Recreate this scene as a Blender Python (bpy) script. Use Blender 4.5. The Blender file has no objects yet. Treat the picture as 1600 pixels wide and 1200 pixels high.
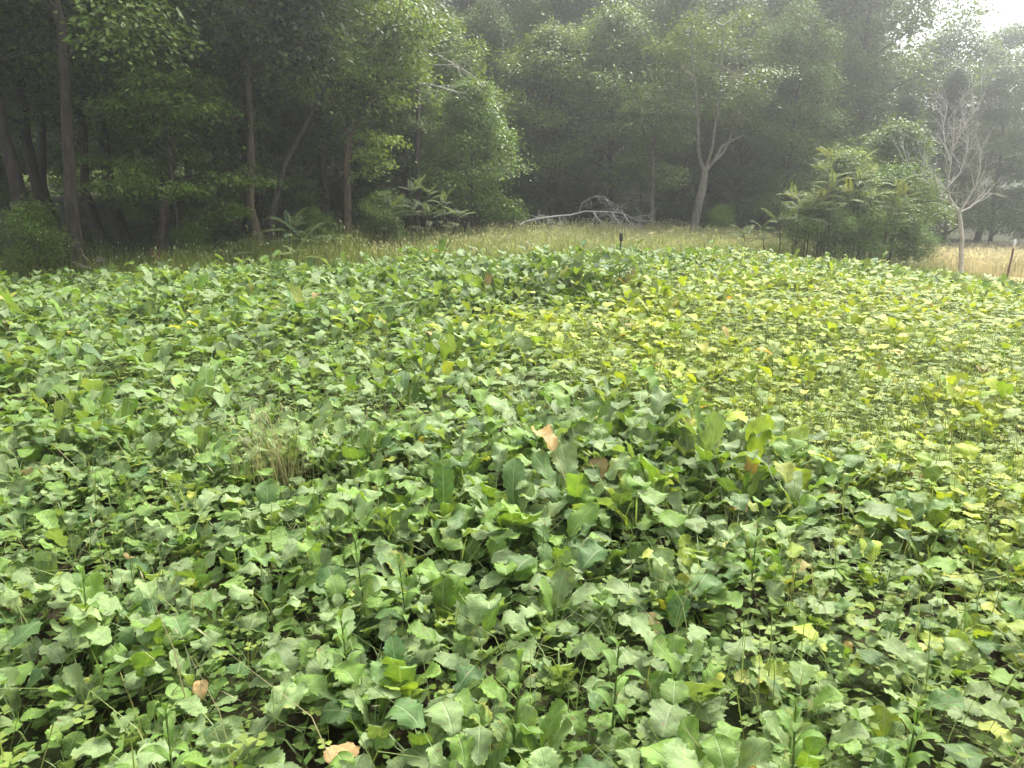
import bpy, math, random
import numpy as np
from math import radians, sin, cos, pi, tan, atan

# ------------------------------------------------------------------ camera, sky, sun, exposure
scene = bpy.context.scene
COL = scene.collection
PITCH = radians(14.6)
FPX = 1209.0                      # focal length in pixels of the 1600 px wide photograph
EYE = 1.7

cam_data = bpy.data.cameras.new("camera")
cam_data.sensor_width = 36.0
cam_data.lens = 36.0 * FPX / 1600.0
cam_data.clip_start = 0.05
cam_data.clip_end = 1500.0
cam = bpy.data.objects.new("camera", cam_data)
cam.location = (0, 0, EYE)
cam.rotation_euler = (radians(90) - PITCH, 0, 0)
COL.objects.link(cam)
scene.camera = cam

SUN_EL, SUN_AZ = radians(50), radians(36)      # azimuth clockwise from +Y (the view direction)
world = bpy.data.worlds.new("World")
scene.world = world
world.use_nodes = True
wn = world.node_tree
bg = wn.nodes["Background"]
sky = wn.nodes.new("ShaderNodeTexSky")
sky.sky_type = 'NISHITA'
sky.sun_disc = False
sky.sun_elevation = SUN_EL
sky.sun_rotation = SUN_AZ
sky.dust_density = 4.0
sky.air_density = 1.0
hs = wn.nodes.new("ShaderNodeHueSaturation")
hs.inputs["Saturation"].default_value = 0.30
wn.links.new(sky.outputs[0], hs.inputs["Color"])
wn.links.new(hs.outputs[0], bg.inputs["Color"])
bg.inputs["Strength"].default_value = 0.15

sun_data = bpy.data.lights.new("sun", 'SUN')
sun_data.energy = 2.2
sun_data.angle = radians(12)
sun_data.color = (1.0, 0.95, 0.86)
sun = bpy.data.objects.new("sun", sun_data)
sun.rotation_euler = (radians(90) - SUN_EL, 0, -SUN_AZ + pi)
COL.objects.link(sun)
# a sun lamp shines along its local -Z: aim it from the sky's sun position
from mathutils import Vector, Matrix
sd = Vector((sin(SUN_AZ) * cos(SUN_EL), cos(SUN_AZ) * cos(SUN_EL), sin(SUN_EL)))
sun.rotation_euler = sd.to_track_quat('Z', 'Y').to_euler()

scene.view_settings.view_transform = 'Standard'
scene.view_settings.look = 'None'
scene.view_settings.gamma = 1.0
scene.view_settings.exposure = 1.9
scene.view_settings.use_curve_mapping = False

scene.render.engine = 'CYCLES'
cy = scene.cycles
cy.use_adaptive_sampling = True
cy.adaptive_threshold = 0.03
cy.max_bounces = 3
cy.diffuse_bounces = 3
cy.glossy_bounces = 1
cy.transmission_bounces = 2
cy.transparent_max_bounces = 4
cy.volume_bounces = 0
cy.use_denoising = True
cy.caustics_reflective = False
cy.caustics_refractive = False

rng = np.random.default_rng(7)
random.seed(7)

# ------------------------------------------------------------------ helpers
def tag(o, label=None, cat=None, group=None, kind=None):
    if label: o["label"] = label
    if cat: o["category"] = cat
    if group: o["group"] = group
    if kind: o["kind"] = kind
    return o

def link(o):
    COL.objects.link(o)
    return o

def empty(name, loc, rz=0.0, scale=1.0):
    o = bpy.data.objects.new(name, None)
    o.location = loc
    o.rotation_euler = (0, 0, rz)
    o.scale = (scale,) * 3 if not isinstance(scale, tuple) else scale
    o.empty_display_size = 0.1
    return link(o)

def part(name, mesh, parent=None, loc=(0, 0, 0), rot=(0, 0, 0), scale=(1, 1, 1), color=None):
    o = bpy.data.objects.new(name, mesh)
    o.location = loc
    o.rotation_euler = rot
    o.scale = scale
    o.parent = parent
    if color is not None:
        o.color = (*color, 1.0)
    return link(o)

def mesh_np(name, verts, faces, mat, uv=None, tint=None, smooth=False):
    """faces: int array (N,k) or a list of such arrays; uv and tint are per vertex."""
    if not isinstance(faces, (list, tuple)):
        faces = [faces]
    verts = np.asarray(verts, np.float32)
    me = bpy.data.meshes.new(name)
    idx = np.concatenate([np.asarray(f, np.int32).ravel() for f in faces])
    tot = np.concatenate([np.full(len(f), np.asarray(f).shape[1], np.int32) for f in faces])
    start = np.concatenate([[0], np.cumsum(tot)[:-1]]).astype(np.int32)
    me.vertices.add(len(verts))
    me.vertices.foreach_set("co", verts.ravel())
    me.loops.add(len(idx))
    me.loops.foreach_set("vertex_index", idx)
    me.polygons.add(len(tot))
    me.polygons.foreach_set("loop_start", start)
    me.polygons.foreach_set("loop_total", tot)
    if smooth:
        me.polygons.foreach_set("use_smooth", np.ones(len(tot), bool))
    if uv is not None:
        l = me.uv_layers.new(name="UVMap")
        l.data.foreach_set("uv", np.asarray(uv, np.float32)[idx].ravel())
    a = me.attributes.new("tint", 'FLOAT_COLOR', 'POINT')
    if tint is None:
        tint = np.ones((len(verts), 3))
    t4 = np.ones((len(verts), 4), np.float32)
    t4[:, :3] = tint
    a.data.foreach_set("color", t4.ravel())
    me.materials.append(mat)
    me.update(calc_edges=True)
    me.validate()
    return me

class Geo:
    """Collects vertices and quads/tris for one mesh."""
    def __init__(self):
        self.v, self.q, self.t, self.c, self.u, self.n = [], [], [], [], [], 0
    def add(self, v, q=None, t=None, c=(1, 1, 1), u=None):
        v = np.asarray(v, float).reshape(-1, 3)
        self.v.append(v)
        if q is not None and len(q): self.q.append(np.asarray(q, int) + self.n)
        if t is not None and len(t): self.t.append(np.asarray(t, int) + self.n)
        c = np.asarray(c, float)
        self.c.append(np.broadcast_to(c, (len(v), 3)))
        self.u.append(np.zeros((len(v), 2)) if u is None else np.asarray(u, float))
        self.n += len(v)
    def tube(self, pts, rad, sides=6, c=(1, 1, 1), cap=True):
        pts = np.asarray(pts, float); n = len(pts)
        rad = np.broadcast_to(np.asarray(rad, float), (n,))
        tan_ = np.gradient(pts, axis=0)
        tan_ /= np.linalg.norm(tan_, axis=1)[:, None] + 1e-9
        ref = np.array([0.31, 0.17, 0.93]) if abs(tan_[0, 2]) < 0.8 else np.array([0.95, 0.2, 0.1])
        vs = []
        for i in range(n):
            a = np.cross(tan_[i], ref); a /= np.linalg.norm(a) + 1e-9
            b = np.cross(tan_[i], a)
            ang = np.arange(sides) * 2 * pi / sides
            vs.append(pts[i] + rad[i] * (np.cos(ang)[:, None] * a + np.sin(ang)[:, None] * b))
        vs = np.concatenate(vs)
        q = []
        for i in range(n - 1):
            for j in range(sides):
                k = (j + 1) % sides
                q.append((i * sides + j, i * sides + k, (i + 1) * sides + k, (i + 1) * sides + j))
        L = np.concatenate([[0], np.cumsum(np.linalg.norm(np.diff(pts, axis=0), axis=1))])
        u = np.stack([np.tile(np.arange(sides) / sides, n), np.repeat(L, sides)], 1)
        self.add(vs, q=q, c=c, u=u)
        if cap:
            base = self.n
            m = (n - 1) * sides
            self.add(np.concatenate([vs[m:], pts[-1:] + tan_[-1] * rad[-1] * .3]),
                     t=[(j, (j + 1) % sides, sides) for j in range(sides)], c=c)
    def mesh(self, name, mat, smooth=False):
        f = []
        if self.q: f.append(np.concatenate(self.q))
        if self.t: f.append(np.concatenate(self.t))
        return mesh_np(name, np.concatenate(self.v), f, mat, uv=np.concatenate(self.u), tint=np.concatenate(self.c), smooth=smooth)

def ray(px, py):
    a, b = (px - 800) / FPX, (600 - py) / FPX
    return np.array([a, cos(PITCH) + b * sin(PITCH), -sin(PITCH) + b * cos(PITCH)])

def at(px, py, Y):
    """The point at depth Y that the photograph shows at (px, py)."""
    r = ray(px, py)
    return np.array([0, 0, EYE]) + r * (Y / r[1])

# ------------------------------------------------------------------ terrain
CTRL = np.array([
    (0, 0, 0), (-4, 2, 0), (4, 2, 0), (0, 5, 0), (-6, 6, -.05), (6, 6, -.1), (0, -8, 0), (8, -6, 0), (-8, -6, 0),
    (0, 10, -.05), (-8, 10, -.25), (8, 10, -.2), (12, 10, -.6), (-5, 9, -.05), (4.5, 12, -.08), (-3, 13, -.1),
    (-10, 15, -.45), (-5.3, 16, -.25), (-1.5, 17, -.1), (2.5, 18, -.1), (5, 18.5, -.1), (8, 19.5, -.2), (10.8, 20, -.7),
    (11.2, 17, -.9), (15, 17, -1.0), (15, 23, -1.2), (15, 26, -1.3), (20, 25, -1.4), (10, 26, -.6), (6, 24, -.1), (7, 28, -.1),
    (4, 28, -.05), (0, 26, -.03), (-4, 24, -.1), (-12, 20, -.35), (-18, 22, -.4), (-8, 26, -.1), (4, 36, .2), (-6, 36, .25),
    (12, 32, -.9), (18, 32, -1.65), (24, 36, -1.85), (30, 36, -1.9), (20, 40, -1.75), (-16, 34, 0), (-24, 34, .2), (-20, 45, 1.0),
    (-34, 48, 1.5), (0, 48, 1.2), (12, 46, 0), (20, 50, -1.5), (34, 50, -1.6), (-10, 50, 1.4)], float)

def zg(x, y):
    x = np.asarray(x, float); y = np.asarray(y, float)
    sh = x.shape
    xf, yf = x.ravel(), y.ravel()
    out = np.zeros(len(xf))
    for s in range(0, len(xf), 20000):
        xx, yy = xf[s:s + 20000, None], yf[s:s + 20000, None]
        d2 = (xx - CTRL[:, 0]) ** 2 + (yy - CTRL[:, 1]) ** 2
        w = np.exp(-d2 / (2 * 2.6 ** 2)) + 1e-3 / (1 + d2 / 60.) ** 2
        out[s:s + 20000] = (w * CTRL[:, 2]).sum(1) / w.sum(1)
    # wooded rise far behind
    r = np.clip((yf - 46) / 60, 0, 1.5)
    out += 9.0 * r * r * (3 - 2 * np.clip(r, 0, 1)) * .6
    out += .03 * np.sin(xf * 1.3 + .5) * np.sin(yf * 1.1) + .02 * np.sin(xf * 2.7 + yf * 1.9)
    return out.reshape(sh)

def z1(x, y):
    return float(zg(np.array([x]), np.array([y]))[0])

# ------------------------------------------------------------------ materials
def new_mat(name):
    m = bpy.data.materials.new(name)
    m.use_nodes = True
    nt = m.node_tree
    nt.nodes.clear()
    out = nt.nodes.new("ShaderNodeOutputMaterial")
    return m, nt, out

def N(nt, kind, **kw):
    n = nt.nodes.new(kind)
    for k, v in kw.items():
        setattr(n, k, v)
    return n

def math_n(nt, op, a, b=None, clamp=False):
    n = N(nt, "ShaderNodeMath", operation=op, use_clamp=clamp)
    for i, s in enumerate((a, b)):
        if s is None: continue
        if isinstance(s, (int, float)): n.inputs[i].default_value = s
        else: nt.links.new(s, n.inputs[i])
    return n.outputs[0]

def mix_c(nt, fac, a, b, blend='MIX'):
    n = N(nt, "ShaderNodeMix", data_type='RGBA', blend_type=blend)
    for sock, s in ((n.inputs[0], fac), (n.inputs[6], a), (n.inputs[7], b)):
        if isinstance(s, (int, float)): sock.default_value = s
        elif isinstance(s, tuple): sock.default_value = (*s, 1) if len(s) == 3 else s
        else: nt.links.new(s, sock)
    return n.outputs[2]

def tinted(nt):
    at_ = N(nt, "ShaderNodeAttribute", attribute_name="tint")
    oi = N(nt, "ShaderNodeObjectInfo")
    return mix_c(nt, 1.0, at_.outputs["Color"], oi.outputs["Color"], 'MULTIPLY')

def leaf_material(name, transl=0.32, rough=0.5, spec=0.35, veins=False, tr_tint=(1.25, 1.15, .45)):
    m, nt, out = new_mat(name)
    base = tinted(nt)
    p = N(nt, "ShaderNodeBsdfPrincipled")
    if veins:
        uvn = N(nt, "ShaderNodeUVMap", uv_map="UVMap")
        sep = N(nt, "ShaderNodeSeparateXYZ")
        nt.links.new(uvn.outputs[0], sep.inputs[0])
        u, v = sep.outputs[0], sep.outputs[1]
        au = math_n(nt, 'ABSOLUTE', math_n(nt, 'SUBTRACT', u, .5))          # 0 .. .5
        mid = math_n(nt, 'SUBTRACT', 1.0, math_n(nt, 'DIVIDE', au, .045), clamp=True)
        # side veins run up and out from the midrib
        ph = math_n(nt, 'SUBTRACT', math_n(nt, 'MULTIPLY', v, 5.0), math_n(nt, 'MULTIPLY', au, 3.4))
        fr = math_n(nt, 'ABSOLUTE', math_n(nt, 'SUBTRACT', math_n(nt, 'FRACT', ph), .5))
        side = math_n(nt, 'SUBTRACT', 1.0, math_n(nt, 'DIVIDE', fr, .085), clamp=True)
        side = math_n(nt, 'MULTIPLY', side, .42)
        vein = math_n(nt, 'MAXIMUM', mid, side)
        pet = math_n(nt, 'LESS_THAN', v, 0.001)
        vein = math_n(nt, 'MAXIMUM', vein, pet)
        vc = mix_c(nt, .6, base, (.36, .43, .24))
        tc = N(nt, "ShaderNodeTexCoord")
        nz = N(nt, "ShaderNodeTexNoise"); nz.inputs["Scale"].default_value = 5.0; nz.inputs["Detail"].default_value = 2.0
        nt.links.new(tc.outputs["Object"], nz.inputs["Vector"])
        mot = N(nt, "ShaderNodeMapRange"); mot.inputs[1].default_value = .3; mot.inputs[2].default_value = .7
        mot.inputs[3].default_value = .78; mot.inputs[4].default_value = 1.22
        nt.links.new(nz.outputs[0], mot.inputs[0])
        cc = N(nt, "ShaderNodeCombineXYZ")
        for i in range(3): nt.links.new(mot.outputs[0], cc.inputs[i])
        base2 = mix_c(nt, 1.0, base, cc.outputs[0], 'MULTIPLY')
        # here and there the margin of a leaf has yellowed or browned
        gp = N(nt, "ShaderNodeNewGeometry")
        nb = N(nt, "ShaderNodeTexNoise"); nb.inputs["Scale"].default_value = 5.0; nb.inputs["Detail"].default_value = 2.0
        nt.links.new(gp.outputs["Position"], nb.inputs["Vector"])
        old = N(nt, "ShaderNodeMapRange"); old.inputs[1].default_value = .62; old.inputs[2].default_value = .73
        nt.links.new(nb.outputs[0], old.inputs[0])
        edge = N(nt, "ShaderNodeMapRange"); edge.inputs[1].default_value = .22; edge.inputs[2].default_value = .5
        nt.links.new(math_n(nt, 'ADD', au, math_n(nt, 'MULTIPLY', math_n(nt, 'SUBTRACT', nz.outputs[0], .5), .5)), edge.inputs[0])
        base2 = mix_c(nt, math_n(nt, 'MULTIPLY', math_n(nt, 'MULTIPLY', old.outputs[0], edge.outputs[0]), .7), base2, (.40, .36, .07))
        spot = N(nt, "ShaderNodeMapRange"); spot.inputs[1].default_value = .70; spot.inputs[2].default_value = .76
        ns = N(nt, "ShaderNodeTexNoise"); ns.inputs["Scale"].default_value = 45.0; ns.inputs["Detail"].default_value = 1.0
        nt.links.new(gp.outputs["Position"], ns.inputs["Vector"]); nt.links.new(ns.outputs[0], spot.inputs[0])
        base2 = mix_c(nt, math_n(nt, 'MULTIPLY', spot.outputs[0], .7), base2, (.20, .13, .05))
        col = mix_c(nt, math_n(nt, 'MULTIPLY', vein, .75), base2, vc)
        hgt = math_n(nt, 'ADD', math_n(nt, 'MULTIPLY', vein, -.6), math_n(nt, 'MULTIPLY', nz.outputs[0], .8))
        bmp = N(nt, "ShaderNodeBump"); bmp.inputs["Strength"].default_value = .55; bmp.inputs["Distance"].default_value = .006
        nt.links.new(hgt, bmp.inputs["Height"])
        nt.links.new(bmp.outputs[0], p.inputs["Normal"])
    else:
        col = base
    geo = N(nt, "ShaderNodeNewGeometry")
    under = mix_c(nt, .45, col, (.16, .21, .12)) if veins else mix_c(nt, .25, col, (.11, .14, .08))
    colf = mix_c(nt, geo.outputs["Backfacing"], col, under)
    nt.links.new(colf, p.inputs["Base Color"])
    p.inputs["Roughness"].default_value = rough
    p.inputs["Specular IOR Level"].default_value = spec
    tr = N(nt, "ShaderNodeBsdfTranslucent")
    nt.links.new(mix_c(nt, 1.0, col, tr_tint, 'MULTIPLY'), tr.inputs["Color"])
    mx = N(nt, "ShaderNodeMixShader")
    mx.inputs[0].default_value = transl
    nt.links.new(p.outputs[0], mx.inputs[1])
    nt.links.new(tr.outputs[0], mx.inputs[2])
    nt.links.new(mx.outputs[0], out.inputs[0])
    return m

def bark_material(name, c1, c2, scale=6.0, bump=.6):
    m, nt, out = new_mat(name)
    p = N(nt, "ShaderNodeBsdfPrincipled")
    tc = N(nt, "ShaderNodeTexCoord")
    mp = N(nt, "ShaderNodeMapping"); mp.inputs["Scale"].default_value = (scale, scale, scale * .22)
    nt.links.new(tc.outputs["Object"], mp.inputs[0])
    nz = N(nt, "ShaderNodeTexNoise"); nz.inputs["Scale"].default_value = 2.0; nz.inputs["Detail"].default_value = 6.0; nz.inputs["Roughness"].default_value = .65
    nt.links.new(mp.outputs[0], nz.inputs["Vector"])
    rp = N(nt, "ShaderNodeValToRGB")
    rp.color_ramp.elements[0].position = .34; rp.color_ramp.elements[0].color = (*c1, 1)
    rp.color_ramp.elements[1].position = .66; rp.color_ramp.elements[1].color = (*c2, 1)
    nt.links.new(nz.outputs[0], rp.inputs[0])
    nt.links.new(mix_c(nt, 1.0, rp.outputs[0], tinted(nt), 'MULTIPLY'), p.inputs["Base Color"])
    p.inputs["Roughness"].default_value = .9
    p.inputs["Specular IOR Level"].default_value = .15
    b = N(nt, "ShaderNodeBump"); b.inputs["Strength"].default_value = bump; b.inputs["Distance"].default_value = .03
    nt.links.new(nz.outputs[0], b.inputs["Height"])
    nt.links.new(b.outputs[0], p.inputs["Normal"])
    nt.links.new(p.outputs[0], out.inputs[0])
    return m

def plain_material(name, c1, c2, scale=30.0, rough=.6, metal=0.0):
    m, nt, out = new_mat(name)
    p = N(nt, "ShaderNodeBsdfPrincipled")
    tc = N(nt, "ShaderNodeTexCoord")
    nz = N(nt, "ShaderNodeTexNoise"); nz.inputs["Scale"].default_value = scale; nz.inputs["Detail"].default_value = 4
    nt.links.new(tc.outputs["Object"], nz.inputs["Vector"])
    nt.links.new(mix_c(nt, nz.outputs[0], c1, c2), p.inputs["Base Color"])
    p.inputs["Roughness"].default_value = rough
    p.inputs["Metallic"].default_value = metal
    nt.links.new(p.outputs[0], out.inputs[0])
    return m

def ground_material():
    m, nt, out = new_mat("soil_and_litter")
    p = N(nt, "ShaderNodeBsdfPrincipled")
    tc = N(nt, "ShaderNodeTexCoord")
    n1 = N(nt, "ShaderNodeTexNoise"); n1.inputs["Scale"].default_value = 9.0; n1.inputs["Detail"].default_value = 8; n1.inputs["Roughness"].default_value = .7
    n2 = N(nt, "ShaderNodeTexNoise"); n2.inputs["Scale"].default_value = .5; n2.inputs["Detail"].default_value = 4
    for n in (n1, n2): nt.links.new(tc.outputs["Object"], n.inputs["Vector"])
    rp = N(nt, "ShaderNodeValToRGB")
    rp.color_ramp.elements[0].position = .3; rp.color_ramp.elements[0].color = (.022, .018, .010, 1)
    rp.color_ramp.elements[1].position = .72; rp.color_ramp.elements[1].color = (.060, .048, .026, 1)
    nt.links.new(n1.outputs[0], rp.inputs[0])
    cov = N(nt, "ShaderNodeMapRange"); cov.inputs[1].default_value = .42; cov.inputs[2].default_value = .62
    nt.links.new(n2.outputs[0], cov.inputs[0])
    col = mix_c(nt, cov.outputs[0], rp.outputs[0], (.045, .065, .02))
    # the turf colours (mown margin, dry meadow) are stored on the sheet
    at_ = N(nt, "ShaderNodeAttribute", attribute_name="tint")
    sepc = N(nt, "ShaderNodeSeparateColor")
    nt.links.new(at_.outputs["Color"], sepc.inputs[0])
    col = mix_c(nt, sepc.outputs[0], col, (.40, .32, .16))
    col = mix_c(nt, sepc.outputs[1], col, (.12, .18, .03))
    nt.links.new(col, p.inputs["Base Color"])
    p.inputs["Roughness"].default_value = .95
    p.inputs["Specular IOR Level"].default_value = .1
    b = N(nt, "ShaderNodeBump"); b.inputs["Strength"].default_value = .8; b.inputs["Distance"].default_value = .04
    nt.links.new(n1.outputs[0], b.inputs["Height"])
    nt.links.new(b.outputs[0], p.inputs["Normal"])
    nt.links.new(p.outputs[0], out.inputs[0])
    return m

M_CROP = leaf_material("brassica_leaf", transl=.33, rough=.58, spec=.28, veins=True, tr_tint=(1.2, 1.2, .4))
M_TREE = leaf_material("tree_leaf", transl=.35, rough=.5, spec=.35)
M_FROND = leaf_material("sumac_leaf", transl=.36, rough=.65, spec=.15)
M_GRASS = leaf_material("grass_blade", transl=.35, rough=.6, spec=.25, tr_tint=(1.0, 1.0, .75))
M_BARK = bark_material("grey_brown_bark", (.035, .028, .022), (.135, .115, .09))
M_PALE = bark_material("pale_bark", (.11, .095, .075), (.30, .27, .22), 8.0)
M_DEAD = bark_material("dead_weathered_wood", (.30, .285, .26), (.58, .55, .50), 10.0, .4)
M_STUMP = bark_material("rotten_red_wood", (.05, .028, .018), (.17, .09, .06), 9.0)
M_GROUND = ground_material()
M_RUST = plain_material("rusted_steel", (.05, .028, .02), (.14, .07, .045), 60, .75, .2)
M_WHITE = plain_material("white_paint", (.62, .62, .60), (.80, .80, .78), 40, .5)
M_BLACK = plain_material("black_plastic", (.012, .013, .012), (.03, .03, .028), 50, .5)

# ------------------------------------------------------------------ ground
def field_left(y):  return -0.72 * y - 3.2
def field_far(x):
    """Depth of the far edge of the sown field at x."""
    xs = [-24, -14, -10, -5.3, -1.5, 2.5, 8, 10.6, 12, 14, 20]
    ys = [11.5, 13.5, 15, 16, 17.2, 18.2, 19.6, 19.0, 17.6, 16.4, 14]
    return np.interp(x, xs, ys)

XB_Y = [1.0, 1.5, 2.2, 2.85, 3.6, 4.25, 5.37, 6.6, 9.4, 10.6, 13, 16, 20]
XB_X = [1.9, 1.9, 1.8, 1.75, 1.75, 1.65, .95, .2, -.9, 1.3, 2.6, 4.2, 6.0]
def lush(x, y):
    xb = np.interp(y, XB_Y, XB_X)
    l = 1 / (1 + np.exp(-(xb - x + .35 * np.sin(2.3 * x + 1.1 * y)) / (.30 + .035 * y)))
    far = np.clip((y - 11.5) / 3.5, 0, 1) * .55         # the stand thickens again towards the far edge
    return np.clip(np.maximum(l, far), 0, 1)

def build_ground():
    a = np.concatenate([np.linspace(-150, -34, 30), np.linspace(-33, 33, 133), np.linspace(34, 150, 30)])
    b = np.concatenate([np.linspace(-150, -8, 20), np.linspace(-7, 56, 127), np.linspace(57, 150, 40)])
    X, Y = np.meshgrid(a, b)
    Z = zg(X, Y)
    v = np.stack([X, Y, Z], -1).reshape(-1, 3)
    nx, ny = len(a), len(b)
    i = np.arange((ny - 1) * nx).reshape(ny - 1, nx)[:, :-1].ravel()
    q = np.stack([i, i + 1, i + 1 + nx, i + nx], 1)
    x, y = v[:, 0], v[:, 1]
    dry = ((x > 11.3) & (y > 21) & (y < 38)) * 1.0
    far = ((x < -18) & (y > 52) & (y < 75)) * .25
    mown = ((y > field_far(x) - .3) & (y < field_far(x) + 1.6)) * .8
    mown = np.maximum(mown, ((x < -18) & (y > 50) & (y < 75)) * .7)
    mown = np.maximum(mown, ((y > 1) & (y < field_far(x)) & (np.abs(x) < 25)) * .35 * np.clip((y - 4) / 3, 0, 1) * (1 - lush(x, y)))
    t = np.stack([np.maximum(dry, far), mown, 0 * x], 1)
    me = mesh_np("ground", v, q, M_GROUND, tint=t, smooth=True)
    tag(part("ground", me), kind="structure")
build_ground()

# ------------------------------------------------------------------ brassica leaves
def leaf_shape(r, nrow, ncol, pet_rows=2):
    """One leaf: a thin petiole rising from the origin, arching over to +Y, ending in a lobed wavy blade of length 1."""
    lp = r.uniform(1.0, 2.1)                       # petiole length
    f0, f1 = radians(r.uniform(4, 18)), radians(r.uniform(34, 66) if r.random() < .4 else r.uniform(66, 108))
    if f1 < radians(66): lp = .65 + .3 * (lp - 1)          # upright leaves stand on short stalks
    k = r.uniform(1.1, 1.9)
    tot = lp + 1.0
    def path(s):                                    # s = arc length
        ss = np.linspace(0, 1, 41)
        ph = f0 + (f1 - f0) * ss ** k
        yy = np.concatenate([[0], np.cumsum(np.sin(ph[:-1]) * tot / 40)])
        zz = np.concatenate([[0], np.cumsum(np.cos(ph[:-1]) * tot / 40)])
        return np.interp(s / tot, ss, yy), np.interp(s / tot, ss, zz), np.interp(s / tot, ss, ph)
    W = r.uniform(.33, .47)
    q0 = r.uniform(.42, .80)                        # how far the base lobes reach
    prof_t = [0, .08, .16, .26, .42, .60, .76, .88, .95, .985, 1.0]
    prof_w = [.18, q0 * .75, q0 * .95, q0 * .95 + .07, .66 + .34 * q0, 1.0, 1.0, .84, .60, .34, .06]
    roll = r.uniform(-.3, .3)
    fold = r.uniform(.05, .38)
    wav, wk, wp = r.uniform(.04, .11), r.uniform(8, 13), r.uniform(0, 6)
    sway = r.uniform(-.12, .12)
    us = np.linspace(-1, 1, ncol + 1)
    V, UV = [], []
    # petiole strip
    for i in range(pet_rows):
        s = lp * i / pet_rows
        y, z, ph = path(s)
        for w in (-.028, .028):
            V.append((w, y, z)); UV.append((.5 + w, 0.0))
    npet = len(V)
    for j in range(nrow + 1):
        t = 1 - (1 - j / nrow) ** 1.55              # rows crowd towards the rounded tip
        tt = t
        y, z, ph = path(lp + t)
        w = W * float(np.interp(tt, prof_t, prof_w))
        tooth = (1 if j % 2 else -1) * (.12 * r.uniform(.3, 1.4) if 0 < j < nrow else 0)
        for u in us:
            ew = w * (1 + (tooth + r.normal(0, .045)) * abs(u) ** 3)
            side = us.tolist().index(u)
            a = abs(u)
            lift = w * fold * a * 1.0 + wav * (a ** 2) * math.sin(wk * t + wp + (1.7 if u > 0 else 0)) + roll * u * w * .5
            lift -= .10 * w * a * a
            px_ = u * ew * math.sqrt(max(.2, 1 - (fold * a) ** 2)) + sway * t * t
            ny, nz = -math.cos(ph), math.sin(ph)
            V.append((px_, y + ny * lift, z + nz * lift)); UV.append((.5 + .5 * u * min(1, w / W + .25), max(.01, t)))
    q = []
    for i in range(pet_rows - 1):
        q.append((2 * i, 2 * i + 1, 2 * i + 3, 2 * i + 2))
    c = npet + (ncol + 1) * 0 + ncol // 2
    b0 = npet - 2
    t3 = [(b0, b0 + 1, c)]
    for j in range(nrow):
        for i in range(ncol):
            a = npet + j * (ncol + 1) + i
            q.append((a, a + 1, a + ncol + 2, a + ncol + 1))
    return np.array(V), np.array(q), np.array(t3), np.array(UV)

NV = 18
SEEDS = [100 + i for i in range(NV)]
HI = [leaf_shape(np.random.default_rng(s), 17, 4, 3) for s in SEEDS]
MID = [leaf_shape(np.random.default_rng(s), 6, 4, 2) for s in SEEDS]
LOW = [leaf_shape(np.random.default_rng(s), 4, 2, 2) for s in SEEDS]
HI_MESH = [mesh_np("brassica_leaf", v, [q, t], M_CROP, uv=uv, smooth=True) for v, q, t, uv in HI]

C_GLAUC, C_GREEN, C_LIME = np.array([.200, .278, .115]), np.array([.145, .250, .040]), np.array([.285, .365, .045])
C_DEEP, C_YEL, C_TAN = np.array([.075, .150, .045]), np.array([.38, .40, .07]), np.array([.42, .28, .12])
def leaf_color(r, l):
    """Own colour of one leaf: lush plants are blue-green, starved ones lime and yellow."""
    a = r.random()
    if a < .40 * l + .14: c = C_GLAUC
    elif a < .64 * l + .24: c = C_GREEN
    elif a < .74 * l + .32: c = C_DEEP if l > .5 else C_GREEN
    else: c = C_LIME
    b = r.random()
    if b < .012 + .035 * (1 - l): c = C_YEL
    elif b < .015 + .045 * (1 - l): c = C_TAN
    d = r.random()
    c = c * (.55 + .45 * d) + (1 - d) * .45 * (C_GREEN * .6 + C_GLAUC * .4 if l > .5 else C_LIME * .6 + C_GREEN * .4)
    return c * r.uniform(.75, 1.2) * (np.array([1.0, 1.0, 1.0]) * l + np.array([1.18, 1.08, .85]) * (1 - l))

def plant_layout(r, x, y):
    """Leaves of one plant: list of (variant, azimuth, tilt, blade length, stretch, colour)."""
    l = float(lush(np.array(x), np.array(y)))
    mound = math.exp(-(((x - .75) / .9) ** 2 + ((y - 4.0) / .75) ** 2))
    mound2 = math.exp(-(((x - .6) / 1.7) ** 2 + ((y - 12.2) / 1.6) ** 2))
    size = (.136 + .030 * l + .045 * mound + .03 * mound2) * r.uniform(.85, 1.15)
    size *= float(np.interp(y, [1.2, 3.0, 6.0, 12.0], [.56, .63, .74, .84]))
    n = int(r.integers(13, 18) if y < 5 else r.integers(10, 14) if y < 11 else r.integers(8, 11))
    hum = 1 + .20 * math.sin(1.9 * x + 1.2 * math.sin(1.4 * y)) * math.sin(1.6 * y + .9 * math.sin(1.2 * x)) + r.normal(0, .10)
    size *= .5 + .5 * hum
    az0 = r.uniform(0, 2 * pi)
    out = []
    for k in range(n):
        s = size * (1.15 - .55 * (k / n) * r.uniform(.5, 1)) * r.uniform(.62, 1.22)
        tilt = radians(r.uniform(-10, 16) + 24 * (1 - k / n) * r.uniform(.2, 1))   # outer leaves splay
        st = hum * (.96 + .28 * l + .25 * mound + .38 * mound2) * (r.uniform(.85, 1.15) if k > n * .35 else r.uniform(.5, .85))
        out.append((int(r.integers(NV)), az0 + k * 2.4 + r.uniform(-.4, .4), tilt, s, st, leaf_color(r, l) * (1 - .28 * mound2)))
    return out

def leaf_matrix(x, y, z, az, tilt, s, st):
    ca, sa, ct, st_ = cos(az), sin(az), cos(-tilt), sin(-tilt)
    Rx = np.array([[1, 0, 0], [0, ct, -st_], [0, st_, ct]])
    Rz = np.array([[ca, -sa, 0], [sa, ca, 0], [0, 0, 1]])
    return Rz @ Rx @ np.diag([s, s, s * st])

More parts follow.
